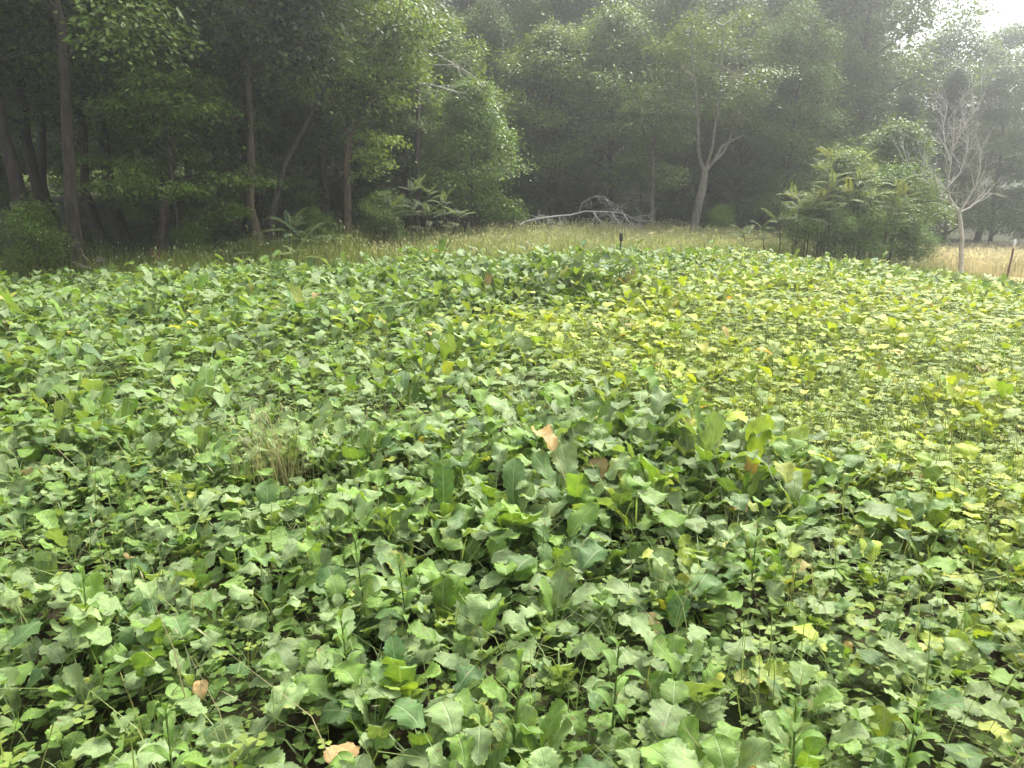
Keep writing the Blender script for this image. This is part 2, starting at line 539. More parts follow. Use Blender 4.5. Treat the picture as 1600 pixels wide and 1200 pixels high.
# plant positions: jittered grid over the sown field, a little past the frame on every side
pr = np.random.default_rng(11)
pts = []
step = .262
gys = np.concatenate([np.arange(.85, 4.6, .205), np.arange(4.6, 20.5, step)])
for gy in gys:
    half = .72 * gy + (1.6 if gy < 4.6 else 2.2)
    for gx in np.arange(-half, half, .205 if gy < 4.6 else step):
        x, y = gx + pr.uniform(-.12, .12), gy + pr.uniform(-.12, .12)
        if y > field_far(x) + pr.normal(0, .25): continue
        pts.append((x, y))
pts = np.array(pts)
Zp = zg(pts[:, 0], pts[:, 1])

def project(x, y, z):
    d = np.array([x, y, z]) - np.array([0, 0, EYE])
    f = d[1] * cos(PITCH) - d[2] * sin(PITCH)
    u = d[1] * sin(PITCH) + d[2] * cos(PITCH)
    return 800 + FPX * d[0] / f, 600 - FPX * u / f, f

vis = []
for i, (x, y) in enumerate(pts):
    px, py, f = project(x, y, Zp[i] + .26)
    vis.append(-60 < px < 1660 and py < 1260 and f > 0)
order = [i for i in np.argsort(np.hypot(pts[:, 0], pts[:, 1])) if vis[i]]
NEAR = set(order[:300])

SPECIAL = []     # filled in once positions are known: nearest plant to a pixel gets its own look and label
def ground_hit(px, py, canopy=.28):
    r = ray(px, py)
    t = (EYE - canopy) / -r[2]
    return r[0] * t, r[1] * t
specials = {}
for px, py, key in ((655, 1030, 'yellow'), (735, 850, 'curled'), (535, 1105, 'tan'), (1060, 668, 'big'), (1455, 935, 'tan2'),
                    (1165, 1165, 'pale'), (485, 1035, 'upright'), (297, 775, 'blue'), (1100, 860, 'blue2'), (815, 1105, 'oval')):
    x, y = ground_hit(px, py)
    cand = sorted(NEAR, key=lambda i: (pts[i, 0] - x) ** 2 + (pts[i, 1] - y) ** 2)
    for i in cand:
        if i not in specials:
            specials[i] = key; break
SPEC = {
    'yellow': (C_YEL * np.array([.75, 1.0, .9]), "brassica plant holding one broad bright yellow-green leaf, bottom centre of the field"),
    'curled': (np.array([.36, .40, .10]), "brassica plant with a curled pale yellow leaf in the middle foreground"),
    'tan': (C_TAN, "brassica plant with a withered tan leaf near the bottom edge"),
    'big': (np.array([.075, .14, .055]), "brassica plant with one very large upright ribbed leaf atop the central mound"),
    'tan2': (np.array([.36, .30, .09]), "brassica plant with an orange-tan fading leaf at the lower right"),
    'pale': (np.array([.42, .31, .13]), "brassica plant with pale brown dying leaves at the bottom right of centre"),
    'upright': (np.array([.13, .21, .075]), "brassica plant with one tall oval upright leaf beside the yellow-leaved plant"),
    'blue': (np.array([.13, .205, .125]), "brassica plant with a rounded blue-grey leaf at the left of the field"),
    'blue2': (np.array([.09, .15, .085]), "brassica plant with a pair of dark blue-grey upright leaves below the mound"),
    'oval': (np.array([.16, .25, .07]), "brassica plant with a long pale oval leaf at the bottom centre"),
}
FIELD_GROUP = "brassica plants in the foreground of the field"
buckets = {}
lod_r = np.random.default_rng(5)
n_near = 0
for i, (x, y) in enumerate(pts):
    x, y, z = float(x), float(y), float(Zp[i])
    r = np.random.default_rng(1000 + i)
    lay = plant_layout(r, x, y)
    if i in NEAR:
        root = empty("brassica_plant", (x, y, z))
        l = float(lush(np.array(x), np.array(y)))
        if i in specials:
            col, lab = SPEC[specials[i]]
            tag(root, lab, "plant", FIELD_GROUP)
            kk = {'big': 1.3, 'upright': 1.25, 'oval': 1.25, 'yellow': 1.15}.get(specials[i], 1.1)
            v, az, tilt, s, st, c = lay[0]
            face = math.atan2(-x, -y)            # turned so that the blade shows
            lay.append((v, pi + r.uniform(-.5, .5), radians(4), s * kk, st * .95, col))
            if specials[i] in ('blue2', 'pale'):
                lay.append(((v + 5) % NV, pi + .8, radians(8), s * kk, st * .95, col * 1.1))
        else:
            lab = ("lush blue-green brassica plant with broad lobed leaves in the dense near stand" if l > .6 else
                   "short lime-green brassica plant with small yellowing leaves in the sparse near patch" if l < .3 else
                   "mid-green brassica plant where the dense near stand thins out")
            tag(root, lab, "plant", FIELD_GROUP)
        for v, az, tilt, s, st, c in lay:
            o = part("leaf", HI_MESH[v], root, rot=(-tilt, 0, az), scale=(s, s, s * st), color=c)
        n_near += 1
    else:
        d = math.hypot(x, y)
        lod = 1 if d < 6.5 else 2
        for v, az, tilt, s, st, c in lay:
            if lod == 2: s *= 1.06
            buckets.setdefault((lod, v), []).append((leaf_matrix(x, y, z, az, tilt, s, st), (x, y, z), c))

def build_far_field():
    Vs, Qs, Ts, Us, Cs, n = [], [], [], [], [], 0
    for (lod, v), items in buckets.items():
        V, q, t, uv = (MID if lod == 1 else LOW)[v]
        Mx = np.array([a for a, b, c in items]); P = np.array([b for a, b, c in items]); C = np.array([c for a, b, c in items])
        W = np.einsum('nij,vj->nvi', Mx, V) + P[:, None, :]
        k, m = len(items), len(V)
        off = n + np.arange(k)[:, None, None] * m
        Qs.append((q[None] + off).reshape(-1, 4)); Ts.append((t[None] + off).reshape(-1, 3))
        Vs.append(W.reshape(-1, 3)); Us.append(np.tile(uv, (k, 1))); Cs.append(np.repeat(C, m, 0))
        n += k * m
    me = mesh_np("brassica_field", np.concatenate(Vs), [np.concatenate(Qs), np.concatenate(Ts)], M_CROP,
                 uv=np.concatenate(Us), tint=np.concatenate(Cs), smooth=True)
    tag(part("brassica_field", me), "broad green field of leafy brassica plants reaching to the grass margin", "crop", kind="stuff")
build_far_field()

# ------------------------------------------------------------------ grass
def blades(g, P, h, w, cols, lean=.35, r=rng, head=None, head_col=None, head_w=None):
    """Adds one bent blade per point; head: length of a seed head at the tip."""
    n = len(P)
    az = r.uniform(0, 2 * pi, n)
    d = np.stack([np.cos(az), np.sin(az), np.zeros(n)], 1)
    s = np.stack([-np.sin(az + r.normal(0, .6, n)), np.cos(az), np.zeros(n)], 1)
    ln = np.abs(r.normal(lean, lean * .6, n))[:, None]
    h = h[:, None]; w = np.asarray(w) * np.ones((n, 1))
    z = np.array([0, 0, 1.0])
    mid = P + z * h * .55 + d * h * ln * .3
    tip = P + z * h * (1 - .25 * ln) + d * h * ln
    V = np.stack([P - s * w / 2, P + s * w / 2, mid + s * w * .4, mid - s * w * .4, tip], 1)
    base = np.arange(n)[:, None] * 5
    q = base + np.array([[0, 1, 2, 3]]); t = base + np.array([[3, 2, 4]])
    g.add(V.reshape(-1, 3), q=q, t=t, c=np.repeat(cols, 5, 0))
    if head:
        hl = head * r.uniform(.6, 1.3, (n, 1))
        dirn = (tip - mid); dirn /= np.linalg.norm(dirn, axis=1)[:, None]
        hw = w * 1.0 + .004 if head_w is None else head_w
        H = np.stack([tip - dirn * hl * .3, tip + dirn * hl * .2 + s * hw, tip + dirn * hl * .7, tip + dirn * hl * .2 - s * hw], 1)
        b4 = np.arange(n)[:, None] * 4
        hc = np.asarray(head_col) * r.uniform(.75, 1.2, (n, 1))
        g.add(H.reshape(-1, 3), q=b4 + np.array([[0, 1, 2, 3]]), c=np.repeat(hc, 4, 0))

def scatter(r, n, x0, x1, y0, y1, cond=None):
    x, y = r.uniform(x0, x1, n), r.uniform(y0, y1, n)
    if cond is not None:
        k = cond(x, y); x, y = x[k], y[k]
    return np.stack([x, y, zg(x, y) - .01], 1)

def cmix(r, n, a, b):
    f = r.uniform(0, 1, (n, 1))
    return np.array(a) * f + np.array(b) * (1 - f)

gr = np.random.default_rng(21)
# tall grass between the field and the wood: green below, tan seed heads
g = Geo()
P = scatter(gr, 46000, -13.5, 11.5, 15.5, 30, lambda x, y: (y > field_far(x) + 1.0 + .5 * np.sin(x)) & (y < np.interp(x, [-13, -8, -4, 0, 6, 11.5], [19, 21, 26, 29, 30, 27])))
tanny = np.clip((P[:, 0] + 5) / 6, 0, 1) * np.clip((P[:, 1] - field_far(P[:, 0])) / 3.5, .15, 1)
c = cmix(gr, len(P), (.14, .19, .03), (.24, .26, .06)) * (1 - tanny[:, None]) + cmix(gr, len(P), (.33, .42, .10), (.56, .57, .24)) * tanny[:, None]
tuft = .5 + .5 * np.sin(P[:, 0] * 2.1 + 1.3 * np.sin(P[:, 1] * 1.7)) * np.sin(P[:, 1] * 1.5 + .8 * np.sin(P[:, 0] * 1.1))
weedy = (tuft > .72)
c[weedy] = c[weedy] * .5 + .5 * cmix(gr, int(weedy.sum()), (.15, .22, .04), (.24, .29, .06))
hh = gr.uniform(.18, .56, len(P)) * (.55 + .70 * tuft) * np.where(P[:, 0] < -4, 1.25, .88)
hd = gr.random(len(P)) < .08 + .62 * tanny
blades(g, P[hd], hh[hd], .014, c[hd], .3, gr, head=.09, head_col=(.46, .44, .24))
blades(g, P[~hd], hh[~hd], .016, c[~hd], .4, gr)
tag(part("meadow_grass", g.mesh("meadow_grass", M_GRASS)), "tall grass with tan seed heads between field and wood", "grass", kind="stuff")
# mown lime margin
g = Geo()
P = scatter(gr, 40000, -16, 17.5, 11, 25, lambda x, y: (y > field_far(x) - .6) & (y < field_far(x) + 1.6 + .4 * np.sin(1.7 * x) + np.where(x > 10.5, 4.5, 0)))
c = cmix(gr, len(P), (.15, .22, .03), (.27, .34, .045))
blades(g, P, gr.uniform(.10, .24, len(P)), .013, c, .5, gr)
tag(part("margin_grass", g.mesh("margin_grass", M_GRASS)), "short lime-green grass along the far margin of the field", "grass", kind="stuff")
# dry meadow
g = Geo()
P = scatter(gr, 36000, 10.8, 34, 24.6, 38.5, lambda x, y: x > np.interp(y, [21, 26, 30, 38], [12.2, 11.5, 13, 14]))
c = cmix(gr, len(P), (.52, .46, .28), (.66, .59, .40))
greenish = (np.sin(P[:, 0] * 1.9) + np.sin(P[:, 1] * 1.1 + P[:, 0]) > 1.0) & (P[:, 1] < 27)
c[greenish] = cmix(gr, int(greenish.sum()), (.22, .25, .07), (.34, .33, .12))
blades(g, P, gr.uniform(.35, .75, len(P)), .030, c, .22, gr, head=.12, head_col=(.64, .57, .38))
tag(part("dry_meadow", g.mesh("dry_meadow", M_GRASS)), "tan dry meadow behind the bare dead tree", "grass", kind="stuff")

# thin grass and seed stalks standing up through the near crop
g = Geo()
P = scatter(gr, 20000, -6, 7, 1.1, 9, lambda x, y: (np.abs(x) < .72 * y + .8) & (gr.uniform(0, 1, len(x)) < np.where(lush(x, y) > .5, .4, 1.0)))
c = cmix(gr, len(P), (.09, .16, .028), (.26, .31, .08))
blades(g, P, gr.uniform(.16, .44, len(P)), .0052, c, .55, gr)
P = scatter(gr, 950, -5, 6, 1.1, 8, lambda x, y: np.abs(x) < .72 * y + .8)
c = cmix(gr, len(P), (.13, .17, .045), (.34, .28, .13))
blades(g, P, gr.uniform(.36, .62, len(P)), .0035, c, .6, gr, head=.055, head_col=(.34, .32, .16), head_w=.0028)
P = scatter(gr, 19000, -3, 13, 3, 17, lambda x, y: (lush(x, y) < .6) & (x < .72 * y + .8))
c = cmix(gr, len(P), (.23, .31, .04), (.40, .44, .08))
blades(g, P, gr.uniform(.12, .28, len(P)), .008, c, .5, gr)
# the pale tuft on the left
tx, ty = ground_hit(425, 705)
P = np.stack([gr.normal(tx, .10, 160), gr.normal(ty, .08, 160), np.zeros(160)], 1)
blades(g, P, gr.uniform(.30, .55, 160), .004, cmix(gr, 160, (.24, .25, .09), (.34, .31, .15)), .3, gr, head=.05, head_col=(.38, .36, .18), head_w=.003)
tag(part("field_grass", g.mesh("field_grass", M_GRASS)), "thin wild grass stalks rising through the brassica crop", "grass", kind="stuff")

def leaf_kites(P, D, Nn, L, wr=.3, fold=.06):
    S = np.cross(D, Nn); S /= np.linalg.norm(S, axis=1)[:, None] + 1e-9
    Nn = np.cross(S, D)
    L = L[:, None]
    V = np.stack([P, P + D * L * .45 + S * L * wr - Nn * L * fold, P + D * L - Nn * L * .12, P + D * L * .45 - S * L * wr - Nn * L * fold], 1)
    return V.reshape(-1, 3)

# clover and other low cover on the soil
def low_cover():
    r = np.random.default_rng(33)
    P = scatter(r, 26000, -7, 12, .9, 13, lambda x, y: (np.abs(x) < .72 * y + 1.0) & (r.uniform(0, 1, len(x)) < np.where(lush(x, y) < .5, 1, .45)))
    n = len(P)
    hgt = r.uniform(.05, .20, n)
    V, C = [], []
    L = r.uniform(.020, .036, n) * np.interp(P[:, 1], [3, 12], [1, 2.0])
    col = cmix(r, n, (.15, .24, .035), (.27, .34, .05))
    az0 = r.uniform(0, 2 * pi, n)
    tl = r.uniform(-.3, .5, n)
    for k in range(3):
        az = az0 + k * 2 * pi / 3
        d = np.stack([np.cos(az), np.sin(az), tl * .5], 1)
        s = np.stack([-np.sin(az), np.cos(az), 0 * az], 1)
        p = P + np.array([0, 0, 1]) * hgt[:, None]
        Lk = L[:, None]
        V.append(np.stack([p, p + d * Lk * .7 + s * Lk * .5, p + d * Lk * 1.1 + np.array([0, 0, .004]), p + d * Lk * .7 - s * Lk * .5], 1))
        C.append(np.repeat(col, 4, 0))
    # small weed seedlings filling the gaps below the crop
    P = np.concatenate([scatter(r, 34000, -7.5, 11, .9, 11, lambda x, y: np.abs(x) < .72 * y + 1.0), scatter(r, 15000, -3.6, 3.8, .9, 4.5, lambda x, y: np.abs(x) < .72 * y + .8)])
    n = len(P)
    P[:, 2] += r.uniform(.02, .15, n)
    az = r.uniform(0, 2 * pi, n)
    D = np.stack([np.cos(az), np.sin(az), r.uniform(-.3, .4, n)], 1)
    Nn = np.array([0, 0, 1.0]) + r.normal(0, .3, (n, 3))
    V.append(leaf_kites(P, D, Nn, r.uniform(.03, .07, n) * np.interp(P[:, 1], [2, 9], [.9, 1.5]), .26).reshape(-1, 4, 3))
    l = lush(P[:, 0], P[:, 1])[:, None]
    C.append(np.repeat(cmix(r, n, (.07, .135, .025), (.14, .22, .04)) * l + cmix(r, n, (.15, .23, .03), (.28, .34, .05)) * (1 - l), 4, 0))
    V = np.concatenate(V).reshape(-1, 3); C = np.concatenate(C)
    q = np.arange(len(V)).reshape(-1, 4)
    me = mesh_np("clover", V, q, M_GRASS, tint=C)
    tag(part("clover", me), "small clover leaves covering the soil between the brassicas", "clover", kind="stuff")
low_cover()

# ------------------------------------------------------------------ trees
def clump_leaves(r, centers, outward, n_per, spread, flat, L, col_a, col_b):
    k = len(centers)
    c = np.repeat(centers, n_per, 0); o = np.repeat(outward, n_per, 0)
    n = len(c)
    off = r.normal(0, 1, (n, 3)) * np.array([spread, spread, spread * flat])
    off[:, 2] -= .35 * (off[:, 0] ** 2 + off[:, 1] ** 2) / (spread + 1e-6) * .4
    P = c + off
    hz = off * np.array([1, 1, 0]); hz /= np.linalg.norm(hz, axis=1)[:, None] + 1e-6
    D = hz * .7 + o * .35 + r.normal(0, .35, (n, 3)); D[:, 2] -= .35
    D /= np.linalg.norm(D, axis=1)[:, None]
    Nn = np.array([0, 0, 1.0]) + o * .45 + r.normal(0, .55, (n, 3))
    ll = L * r.uniform(.65, 1.25, n)
    V = leaf_kites(P, D, Nn, ll)
    cc = np.repeat(r.uniform(0, 1, (k, 1)), n_per, 0) * .6 + r.uniform(0, 1, (n, 1)) * .4
    C = np.array(col_a) * (1 - cc) + np.array(col_b) * cc
    C = C * r.uniform(.8, 1.2, (n, 1))
    return V, np.repeat(C, 4, 0)

def grow(seed, H, base, R, nl, per=70, leaf=.13, prof='round', trunk_r=.16, lean=(0, 0), wander=.25, droop=.5, flat=.8, spread=.30,
         cols=((.040, .075, .018), (.085, .135, .030)), path=None, up=(22, 62), bark=None, nsub=3, limb_r=.30):
    """Returns (trunk mesh, crown mesh) for one tree standing at the origin."""
    r = np.random.default_rng(seed)
    g = Geo()
    if path is None:
        n = 10
        t = np.linspace(0, 1, n)
        w = np.cumsum(r.normal(0, wander * H / 17 / 2, (n, 2)), 0); w -= w[0]
        tp = np.stack([lean[0] * t ** 1.2 + w[:, 0], lean[1] * t + w[:, 1], H * .93 * t], 1)
    else:
        tp = np.asarray(path, float)
        t = np.linspace(0, 1, len(tp))
    rad = trunk_r * ((1 - t) ** .8 * .93 + .07)
    rad[0] *= 1.45
    tp2 = np.concatenate([tp[:1] - [[0, 0, .25]], tp]); rad2 = np.concatenate([[rad[0] * 1.15], rad])
    g.tube(tp2, rad2, 9)
    cl, ow = [], []
    H_ = tp[-1, 2]
    zs = tp[:, 2]
    for k in range(nl):
        f = (k + .5) / nl
        z = base + (H_ - base) * f ** .92
        s = np.array([np.interp(z, zs, tp[:, 0]), np.interp(z, zs, tp[:, 1]), z])
        if prof == 'round': pr_ = math.sin(pi * min(1, .22 + .78 * f)) ** .6 if f < .98 else .25
        elif prof == 'cone': pr_ = 1.02 - f * .93
        elif prof == 'top': pr_ = .45 + .55 * math.sin(pi * f ** 1.4 * .93)
        else: pr_ = 1 - .45 * f
        az = k * 2.399 + r.uniform(-.4, .4)
        el = radians(r.uniform(*up)) * (.7 + .6 * f)
        ln = R * max(.18, pr_) * r.uniform(.72, 1.15)
        d = np.array([cos(az) * cos(el), sin(az) * cos(el), sin(el)])
        lp = [s]
        for j in range(4):
            lp.append(lp[-1] + d * ln / 4)
            d = d + np.array([0, 0, -droop * .18 * (j + .5)]) + r.normal(0, .10, 3)
            d /= np.linalg.norm(d)
        lp = np.array(lp)
        r0 = np.interp(z, zs, rad) * limb_r * 1.6
        g.tube(lp, np.linspace(max(.018, r0), .008, 5), 5)
        out = np.array([cos(az), sin(az), .15])
        for a in (.55, .78, 1.0):
            i = a * 4
            i0 = min(3, int(i)); p = lp[i0] + (lp[i0 + 1] - lp[i0]) * (i - i0)
            cl.append(p); ow.append(out)
        for b in range(nsub):
            a = r.uniform(.3, .95) * 4; i0 = min(3, int(a)); p = lp[i0] + (lp[i0 + 1] - lp[i0]) * (a - i0)
            az2 = az + r.choice([-1, 1]) * r.uniform(.5, 1.2)
            l2 = ln * r.uniform(.25, .5)
            d2 = np.array([cos(az2), sin(az2), r.uniform(-.1, .5)])
            m = p + d2 * l2 * .5 + r.normal(0, .06, 3); e = p + d2 * l2 + np.array([0, 0, -droop * .2 * l2])
            g.tube([p, m, e], [.020, .013, .006], 4)
            o2 = np.array([cos(az2), sin(az2), .15])
            cl += [m, e]; ow += [o2, o2]
    cl, ow = np.array(cl), np.array(ow)
    V, C = clump_leaves(r, cl, ow, per, spread, flat, leaf, *cols)
    trunk = g.mesh("trunk", bark or M_BARK, smooth=True)
    crown = mesh_np("crown", V, np.arange(len(V)).reshape(-1, 4), M_TREE, tint=C)
    return trunk, crown

def tree(name, label, meshes, x, y, rz=0.0, s=1.0, color=(1, 1, 1), cat="tree", group=None, sz=None, bark=(1, 1, 1)):
    o = empty(name, (x, y, z1(x, y)), rz, (s, s, sz or s))
    tag(o, label, cat, group)
    part("trunk", meshes[0], o, color=bark)
    part("crown", meshes[1], o, color=color)
    return o

def gx(px, Y):            # x of a thing whose foot shows at column px and stands at depth Y
    return (px - 800) / FPX * Y / 1.012

GREEN = ((.064, .120, .020), (.150, .228, .038))
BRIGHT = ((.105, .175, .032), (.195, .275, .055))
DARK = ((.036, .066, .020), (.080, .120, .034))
T_TALL = grow(1, 18, 4.0, 4.6, 34, 105, .19, 'top', .20, cols=GREEN, spread=.42)
T_TALL2 = grow(2, 19, 4.8, 4.4, 34, 105, .19, 'round', .18, cols=GREEN, spread=.40)
T_FULL = grow(3, 14, 1.0, 3.8, 38, 100, .18, 'else', .16, cols=GREEN, spread=.40, droop=.8)
T_FULL2 = grow(4, 13, .6, 3.4, 38, 100, .17, 'round', .15, cols=GREEN, spread=.36, droop=.7, flat=.5)
T_MED = grow(5, 9, 1.2, 3.1, 28, 95, .15, 'round', .11, cols=BRIGHT, spread=.32)
T_SMALL = grow(6, 5.6, .4, 2.1, 26, 90, .125, 'round', .07, cols=BRIGHT, spread=.24, droop=.4)
T_UNDER = grow(7, 6.0, 1.1, 2.6, 20, 80, .125, 'round', .06, cols=GREEN, spread=.28, flat=.22, droop=.5)
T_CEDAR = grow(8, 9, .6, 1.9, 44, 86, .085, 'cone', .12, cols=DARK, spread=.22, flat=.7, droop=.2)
T_BUSH = grow(9, 2.2, .1, 1.25, 16, 66, .075, 'round', .03, cols=GREEN, spread=.17, droop=.3, up=(25, 65))

# ---- named trees on the edge of the wood, as the photograph shows them
def trunk_path(pts_px, Y, x0, y0, dy=None):
    """Trunk centre line from picture points at depth Y, relative to the foot."""
    z0 = z1(x0, y0)
    P = np.array([at(px, py, Y + (dy[i] if dy else 0)) for i, (px, py) in enumerate(pts_px)])
    return P - np.array([x0, y0, z0])

def foot(px, Y): return gx(px, Y), Y

# leftmost leaning trunk
x, y = foot(40, 20.5)
ms = grow(31, 16, 4.6, 4.0, 28, 140, trunk_r=.22, leaf=.14, path=list(trunk_path([(40, 362), (34, 320), (22, 270), (8, 215), (-4, 150)], 20.5, x, y)) + [(-1.3, 0, 7), (-1.4, 0, 11), (-1.4, 0, 16)], cols=GREEN, spread=.4)
tree("leaning_tree", "grey trunk leaning out of the picture at the far left of the wood", ms, x, y, bark=(.7, .7, .68))
x, y = foot(117, 18.5)
ms = grow(32, 17, 4.4, 4.2, 30, 140, trunk_r=.17, leaf=.14, path=list(trunk_path([(117, 412), (112, 330), (107, 240), (102, 140), (97, 40)], 18.5, x, y)) + [(.05, 0, 8), (.15, .1, 12), (.2, .2, 17)], cols=GREEN, spread=.42)
tree("straight_tree", "tall tree with straight bare grey-brown trunk behind the leafy shrub at left", ms, x, y, bark=(.75, .74, .7))
for px, Y, m, s, lab in ((75, 26, T_TALL, .9, "slender dark tree between the two pale trunks at the left edge"),
                         (160, 26.5, T_TALL2, .85, "thin dark trunk standing just right of the straight grey-brown trunk"),
                         (192, 27, T_TALL, 1.0, "stout dark trunk with flared foot in the shade of the left wood"),
                         (385, 26, T_TALL2, .72, "dark straight trunk close behind the curved-foot tree"),
                         (508, 26.5, T_TALL, .66, "thick black trunk just left of the forked tree")):
    x, y = foot(px, Y)
    tree("shaded_tree", lab, m, x, y, rng.uniform(0, 6), s, group="dark trunks inside the left wood", bark=(.75, .72, .7))
x, y = foot(240, 20)
tree("understory_tree", "low leafy understory tree drooping over the dark gap at left", T_UNDER, x + .5, y + .4, 1.0, .8, (1.15, 1.15, 1.0))
x, y = foot(300, 23)
ms = grow(33, 9, 2.4, 2.6, 22, 90, .15, trunk_r=.10, path=[(-.9, 0, 0), (-.6, 0, 1.5), (-.1, .1, 3), (.5, .1, 4.6), (1.1, .2, 6.2), (1.5, .2, 8.4)], cols=GREEN, spread=.34)
tree("slanting_tree", "slim tree slanting to the right above the understory tree", ms, x, y, bark=(1.3, 1.2, 1.1))
x, y = foot(408, 22)
ms = grow(34, 14, 4.2, 3.4, 28, 95, .17, trunk_r=.15, path=[(0, 0, 0), (-.08, 0, .5), (-.22, 0, 1.2), (-.1, .1, 2.6), (0, .1, 4.5), (.15, .2, 7), (.3, .2, 10), (.3, .2, 13.5)], cols=DARK, spread=.38)
tree("curved_tree", "dark tree with a curved foot above the fern-like sumacs", ms, x, y, bark=(1.3, 1.25, 1.1))
x, y = foot(428, 23)
ms = grow(35, 10, 3.2, 2.8, 20, 90, .15, trunk_r=.10, path=[(-.1, 0, 0), (.1, 0, 1.2), (.5, .1, 2.4), (1.1, .2, 3.4), (1.8, .4, 4.6), (2.2, .4, 7), (2.3, .4, 9.6)], cols=GREEN, spread=.34)
tree("side_tree", "thin tree bending away to the right beside the curved-foot tree", ms, x, y)

# forked tree with the sunlit crown
def forked():
    x, y = foot(541, 24)
    z0 = z1(x, y)
    base = np.array([x, y, z0])
    r = np.random.default_rng(41)
    o = empty("forked_tree", (x, y, z0))
    tag(o, "slim forked tree with a bright sunlit crown left of the picture's middle", "tree")
    g = Geo()
    tp = np.array([at(541, 345, 24), at(543, 300, 24), at(542, 260, 24), at(546, 215, 24)]) - base
    tp[0, 2] = -.2
    g.tube(tp, [.13, .105, .10, .09], 9)
    forks = [[(546, 215), (562, 190), (572, 168), (590, 120), (615, 60), (630, -20)], [(546, 215), (535, 185), (530, 150), (515, 110), (500, 60), (495, 10)]]
    cl, ow = [], []
    for k, f in enumerate(forks):
        P = np.array([at(px, py, 24 + (.25 if k else -.2) * i) for i, (px, py) in enumerate(f)]) - base
        g.tube(P, np.linspace(.075, .02, len(P)), 7)
    # limbs ending in tiers of foliage placed where the crown is
    tiers = [(455, 70, 22.9), (475, 45, 23.2), (500, 75, 22.7), (530, 85, 22.6), (560, 95, 22.8), (585, 105, 23), (595, 75, 23.2), (520, 55, 23.0), (550, 60, 23.1),
             (470, 95, 23.2), (505, 105, 23.2), (545, 115, 23), (580, 130, 23.3), (450, 120, 24.2), (480, 140, 24.2), (520, 150, 24.4), (610, 30, 23.4), (630, 60, 23.5),
             (640, 90, 23.6), (625, 10, 23.6), (650, 40, 23.8), (600, 5, 24), (570, 20, 24.3), (655, 110, 24), (600, 150, 24.5), (560, 160, 24.6), (575, 235, 23.8), (588, 262, 23.9), (570, 215, 24.3), (600, 215, 24.4)]
    for px, py, Y in tiers:
        c = at(px, py, Y) - base
        s = at(*( (562, 190) if px > 545 else (535, 185)), 24) - base
        if py > 200: s = at(545, 230, 24) - base
        mid = (s + c) / 2 + np.array([0, 0, .12]) + r.normal(0, .08, 3)
        g.tube([s, mid, c], [.026, .018, .008], 5)
        o_ = (c - s); o_[2] = .2; o_ /= np.linalg.norm(o_)
        for j in range(3):
            cl.append(c + r.normal(0, .22, 3) * np.array([1, 1, .5])); ow.append(o_)
    V, C = clump_leaves(r, np.array(cl), np.array(ow), 105, .24, .38, .12, (.17, .27, .04), (.27, .37, .065))  # leaf tint raised above the other crowns, painting in part of the sunlight
    part("trunk", g.mesh("trunk", M_BARK, smooth=True), o, color=(1.6, 1.45, 1.3))
    part("crown", mesh_np("crown", V, np.arange(len(V)).reshape(-1, 4), M_TREE, tint=C), o)
forked()

# standing dead limb tangle beside it
def branchy(g, r, p, d, ln, rad, depth, spread=.6, up=.08, sides=5):
    n = 4
    pts_ = [p]
    for i in range(n):
        d = d + r.normal(0, .13, 3) + np.array([0, 0, up]); d /= np.linalg.norm(d)
        pts_.append(pts_[-1] + d * ln / n)
    pts_ = np.array(pts_)
    g.tube(pts_, np.linspace(rad, rad * .45, n + 1), sides)
    if depth <= 0: return
    for k in range(r.integers(2, 5)):
        t = r.uniform(.35, 1.0) * n; i0 = min(n - 1, int(t)); s = pts_[i0] + (pts_[i0 + 1] - pts_[i0]) * (t - i0)
        a = r.normal(0, 1, 3); a -= d * a.dot(d); a /= np.linalg.norm(a)
        nd = d + a * r.uniform(spread * .6, spread * 1.4); nd /= np.linalg.norm(nd)
        branchy(g, r, s, nd, ln * r.uniform(.45, .75), rad * r.uniform(.4, .6), depth - 1, spread, up, 4)

def dead_snag():
    x, y = foot(655, 26)
    z0 = z1(x, y); base = np.array([x, y, z0]); r = np.random.default_rng(51)
    o = empty("dead_snag", (x, y, z0))
    tag(o, "dead tree whose grey leafless twigs show high up behind the forked tree", "tree")
    g = Geo(); g.tube([(0, 0, -.2), (.02, 0, 2), (.1, 0, 4.5), (.2, .1, 7.2)], [.10, .085, .06, .025], 8)
    part("trunk", g.mesh("trunk", M_BARK, smooth=True), o)
    for k, (z, d, ln) in enumerate(((5.2, (.9, -.4, .25), 1.5), (5.6, (.8, -.5, .0), 1.4), (6.2, (.6, -.3, .7), 1.3), (6.6, (-.6, -.4, .6), 1.0), (7.0, (.4, -.2, .9), 1.1), (4.8, (.95, -.3, -.05), 1.3))):
        g = Geo(); branchy(g, r, np.array([.15, 0, z]), np.array(d) / np.linalg.norm(d), ln, .028, 2, .7, -.04)
        part("branch", g.mesh("branch", M_DEAD), o)
dead_snag()

